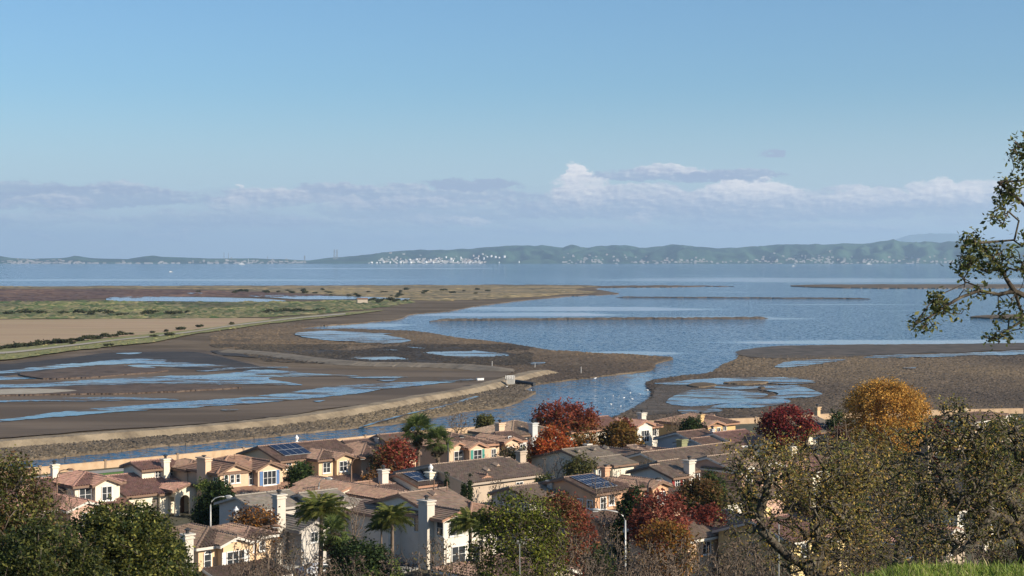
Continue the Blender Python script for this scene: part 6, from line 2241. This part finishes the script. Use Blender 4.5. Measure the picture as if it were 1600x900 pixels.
# ------------------------------------------------------------------ across the bay
white = pmat('tank_white', [(.72, .71, .68), (.82, .81, .78)], .05, .5)
tankpx = [(1181 / 6.154, 118), ]
TP = [(754, 397.5, 3), (761, 400, 3.5), (767.5, 400.5, 3.5), (774, 400.5, 3.5), (780, 401, 3), (788, 401, 4), (747, 402.5, 2.5), (712.5, 401, 3), (720, 402, 3), (704.5, 403, 3), (697, 402.5, 3), (743, 406.5, 3), (733, 409.8, 2.5), (722, 411, 2), (681.5, 404, 4), (673, 405, 3), (651, 405.5, 4), (640.5, 406, 4.5), (634, 406, 3), (654, 408, 3), (664, 408.5, 2.5), (626, 411, 4), (642, 411.3, 4), (666, 411.3, 4), (677, 411.6, 3), (610, 409.5, 3), (600, 409.5, 3), (594, 409.5, 2), (621, 407, 2), (631, 409, 2), (685, 408, 3), (691, 407, 2.5), (708, 406, 3), (715, 406.5, 2.5), (720, 405, 2), (735, 408, 2.5), (729, 411, 2), (739, 411, 2), (750, 410.5, 2.5), (581, 412.2, 4), (577, 411.5, 2), (589, 412.5, 3), (619, 412.2, 2), (780, 410, 2), (811, 409, 2), (756, 404.5, 2.5), (699, 406.5, 2), (727, 404, 2)]
TM = {}
for k, (px, py, w) in enumerate(TP):
    p = hill_pt(HR, HRpx, px, min(py + 1.0, 411.0))
    root = empty('storage_tank', (p.x, p.y - 40, p.z))
    tag(root, 'white round storage tank of the refinery on the shore across the bay', 'tank', 'white refinery tanks across the bay')
    R = w * p.y / F / 2 * 1.05
    Ht = R * r.uniform(.7, 1.2)
    m = MB(); m.tube([(0, 0, -25), (0, 0, Ht)], R, 14); m.build('shell', white, root)
    m = MB(); m.tube([(0, 0, Ht + .1), (0, 0, Ht + R * .18)], [R * 1.01, R * .1], 14); m.build('roof', white, root)


def specks(name, label, grid, pxs, rects, n, lo, hi, cols, seed, cat):
    q = np.random.default_rng(seed)
    m = MB()
    for _ in range(n):
        a = rects[q.integers(0, len(rects))]
        px, py = q.uniform(a[0], a[1]), a[3] - abs(q.normal(0, .45)) * (a[3] - a[2])
        p = hill_pt(grid, pxs, px, py)
        sx, sy, sz = q.uniform(lo, hi), q.uniform(lo, hi) * .6, q.uniform(lo, hi) * .45
        X, Y, z = p
        m.box(X - sx, X + sx, Y - 25 - sy, Y - 25 + sy, z - 12, z + sz)
        m.prism([(X - sx, Y - 25 - sy * 1.1, z + sz), (X - sx, Y - 25 + sy * 1.1, z + sz), (X - sx, Y - 25, z + sz * 1.5)], (2 * sx, 0, 0))
    o = m.build(name, pmat('town_walls', cols, .004, .9, detail=2))
    tag(o, label, cat, kind='stuff')
    return o


WL = [(.20, .19, .18), (.42, .40, .38), (.30, .25, .21)]
specks('town', 'pale town buildings scattered over the right hand shore across the bay', HR, HRpx, [(880, 1010, 398, 411.5), (1000, 1100, 403, 411.5), (1180, 1300, 396, 411.5), (1290, 1500, 396, 411.5), (1100, 1500, 407, 411.5)], 300, 6, 13, WL, 1, 'town')
specks('town', 'pale town buildings along the left hand shore across the bay', HL, HLpx, [(0, 100, 405, 412.5), (100, 300, 408, 413), (300, 480, 405, 413)], 170, 7, 18, WL, 2, 'town')
specks('refinery_buildings', 'pale pipes and buildings of the refinery among the white tanks across the bay', HR, HRpx, [(590, 760, 401, 411.5), (640, 740, 404, 411)], 190, 6, 14, [(.40, .37, .33), (.62, .59, .54), (.50, .40, .33)], 3, 'refinery')


def pylon(label, px, ybase, ytop, Y, mast=False, col='paint_white', group=None):
    X = (px - 800) * Y / F
    z0, z1 = CAMZ - (ybase - HZ) * Y / F, CAMZ - (ytop - HZ) * Y / F
    Hh = z1 - z0
    root = empty('pylon' if not mast else 'mast', (X, Y, z0))
    tag(root, label, 'tower', group)
    if mast:
        m = MB(); m.tube([(0, 0, -10), (0, 0, Hh)], [3.2, 1.6], 8); m.build('stack', M[col], root)
        return
    b, t = Hh * .10, Hh * .03
    m = MB()
    for sx in (-1, 1):
        for sy in (-1, 1): m.tube([(sx * b, sy * b, -10), (sx * t, sy * t, Hh)], 1.3, 4)
    m.build('legs' if False else 'tower_frame', M[col], root)
    m = MB()
    for j in range(6):
        q0, q1 = j / 6, (j + 1) / 6
        w0, w1 = b + (t - b) * q0, b + (t - b) * q1
        for sy in (-1, 1):
            m.tube([(-w0, sy * w0, Hh * q0), (w1, sy * w1, Hh * q1)], 1.0, 4)
            m.tube([(w0, sy * w0, Hh * q0), (-w1, sy * w1, Hh * q1)], 1.0, 4)
    m.build('bracing', M[col], root)
    for q in (.72, .84, .96):
        m = MB(); m.tube([(-Hh * .14, 0, Hh * q), (Hh * .14, 0, Hh * q)], 1.3, 4); m.build('cross_arm', M[col], root)


M['steel'] = pmat('galvanised_steel', [(.16, .17, .18), (.22, .23, .24)], .1, .6)
pylon('left tall lattice pylon of the close pair on the headland across the bay', 522.5, 405, 390, 16400, col='steel')
pylon('right tall lattice pylon of the close pair on the headland across the bay', 526.5, 405, 390, 16450, col='steel')
pylon('lattice pylon left of the headland across the bay', 476, 411, 399.5, 16000, col='steel')
pylon('thin mast left of two on the low left shore hill', 350, 405, 394, 16900, True, 'steel')
pylon('thin mast right of two on the low left shore hill', 357, 405, 395, 16900, True, 'steel')
pylon('white chimney stack on the left shore across the bay', 388, 413, 404.5, 15400, True)
pylon('faint mast between the white chimney stack and the pylon', 418, 408, 400, 16700, True, 'steel')


def boat(label, px, py, L, kind):
    q = at(px, py, 0.0)
    root = empty(kind, q)
    tag(root, label, 'boat' if kind == 'boat' else 'ship')
    m = MB(); m.prism([(-L / 2, -L * .09, 0), (L * .38, -L * .09, 0), (L / 2, 0, 0), (L * .38, L * .09, 0), (-L / 2, L * .09, 0)], (0, 0, L * .08)); m.build('hull', M['paint_white'], root)
    m = MB(); m.box(-L * .35, L * .2, -L * .07, L * .07, L * .081, L * .2); m.box(-L * .2, L * .05, -L * .05, L * .05, L * .201, L * .27); m.build('cabin', M['paint_white'], root)
    m = MB(); m.tube([(-L * .1, 0, L * .27), (-L * .1, 0, L * .42)], L * .012, 6); m.build('mast', M['lampmetal'], root)


boat('white ship lying at the left shore across the bay', 378, 413.4, 46, 'ship')
boat('small white ferry crossing near the right hand far shore', 1358, 413, 42, 'ship')
boat('tiny white boat on the bay left of the overhanging oak', 1240, 416, 18, 'boat')
boat('tiny white sail boat on the left bay', 267, 425, 11, 'boat')
# egrets and gulls on the creek
BW = cmat('feather', (.75, .74, .72))
m = MB()
m.tube([(-.35, 0, .35), (-.15, 0, .42), (.1, 0, .46), (.25, 0, .5), (.32, 0, .62)], [.03, .13, .15, .09, .06], 6)
m.tube([(.32, 0, .62), (.42, 0, .6)], [.07, .015], 5)
m.tube([(0, .04, .35), (0, .04, 0)], .015, 4)
m.tube([(0, -.04, .35), (0, -.04, 0)], .015, 4)
g0 = m.build('gull', BW)
first = True
for (px, py, s) in [(930, 594, 1.6), (958, 621, 1.2), (966, 622, 1.2), (975, 624, 1.2), (988, 626, 1.2), (945, 625, 1.1), (955, 634, 1.1), (970, 637, 1.1), (1000, 618, 1.1), (1012, 612, 1.2), (985, 616, 1.0), (830, 612, 1.2), (792, 606, 1.1)]:
    o = g0 if first else g0.copy()
    if not first: COL.objects.link(o)
    first = False
    o.location = at(px, py, .02)
    o.scale = (s * .8,) * 3
    o.rotation_euler = (0, 0, r.uniform(0, 6.28))
    tag(o, 'tiny white gull resting on the creek in the middle distance', 'bird', 'gulls on the creek')
# ------------------------------------------------------------------ air: haze over the bay
def haze():
    m = MB()
    m.box(-22000, 30000, -300, 52000, -1.4, 860)
    mt = bpy.data.materials.new('haze_air')
    mt.use_nodes = True
    g = NT(mt.node_tree)
    v = g.n('ShaderNodeVolumePrincipled', i={'Color': (0.60, 0.80, 1.0), 'Density': 4.0e-5, 'Anisotropy': 0.2})
    g.n('ShaderNodeOutputMaterial', i={'Volume': v.outputs[0]})
    o = m.build('haze', mt)
    o['kind'] = 'stuff'
    tag(o, 'thin blue haze over the bay that fades the far hills')


haze()
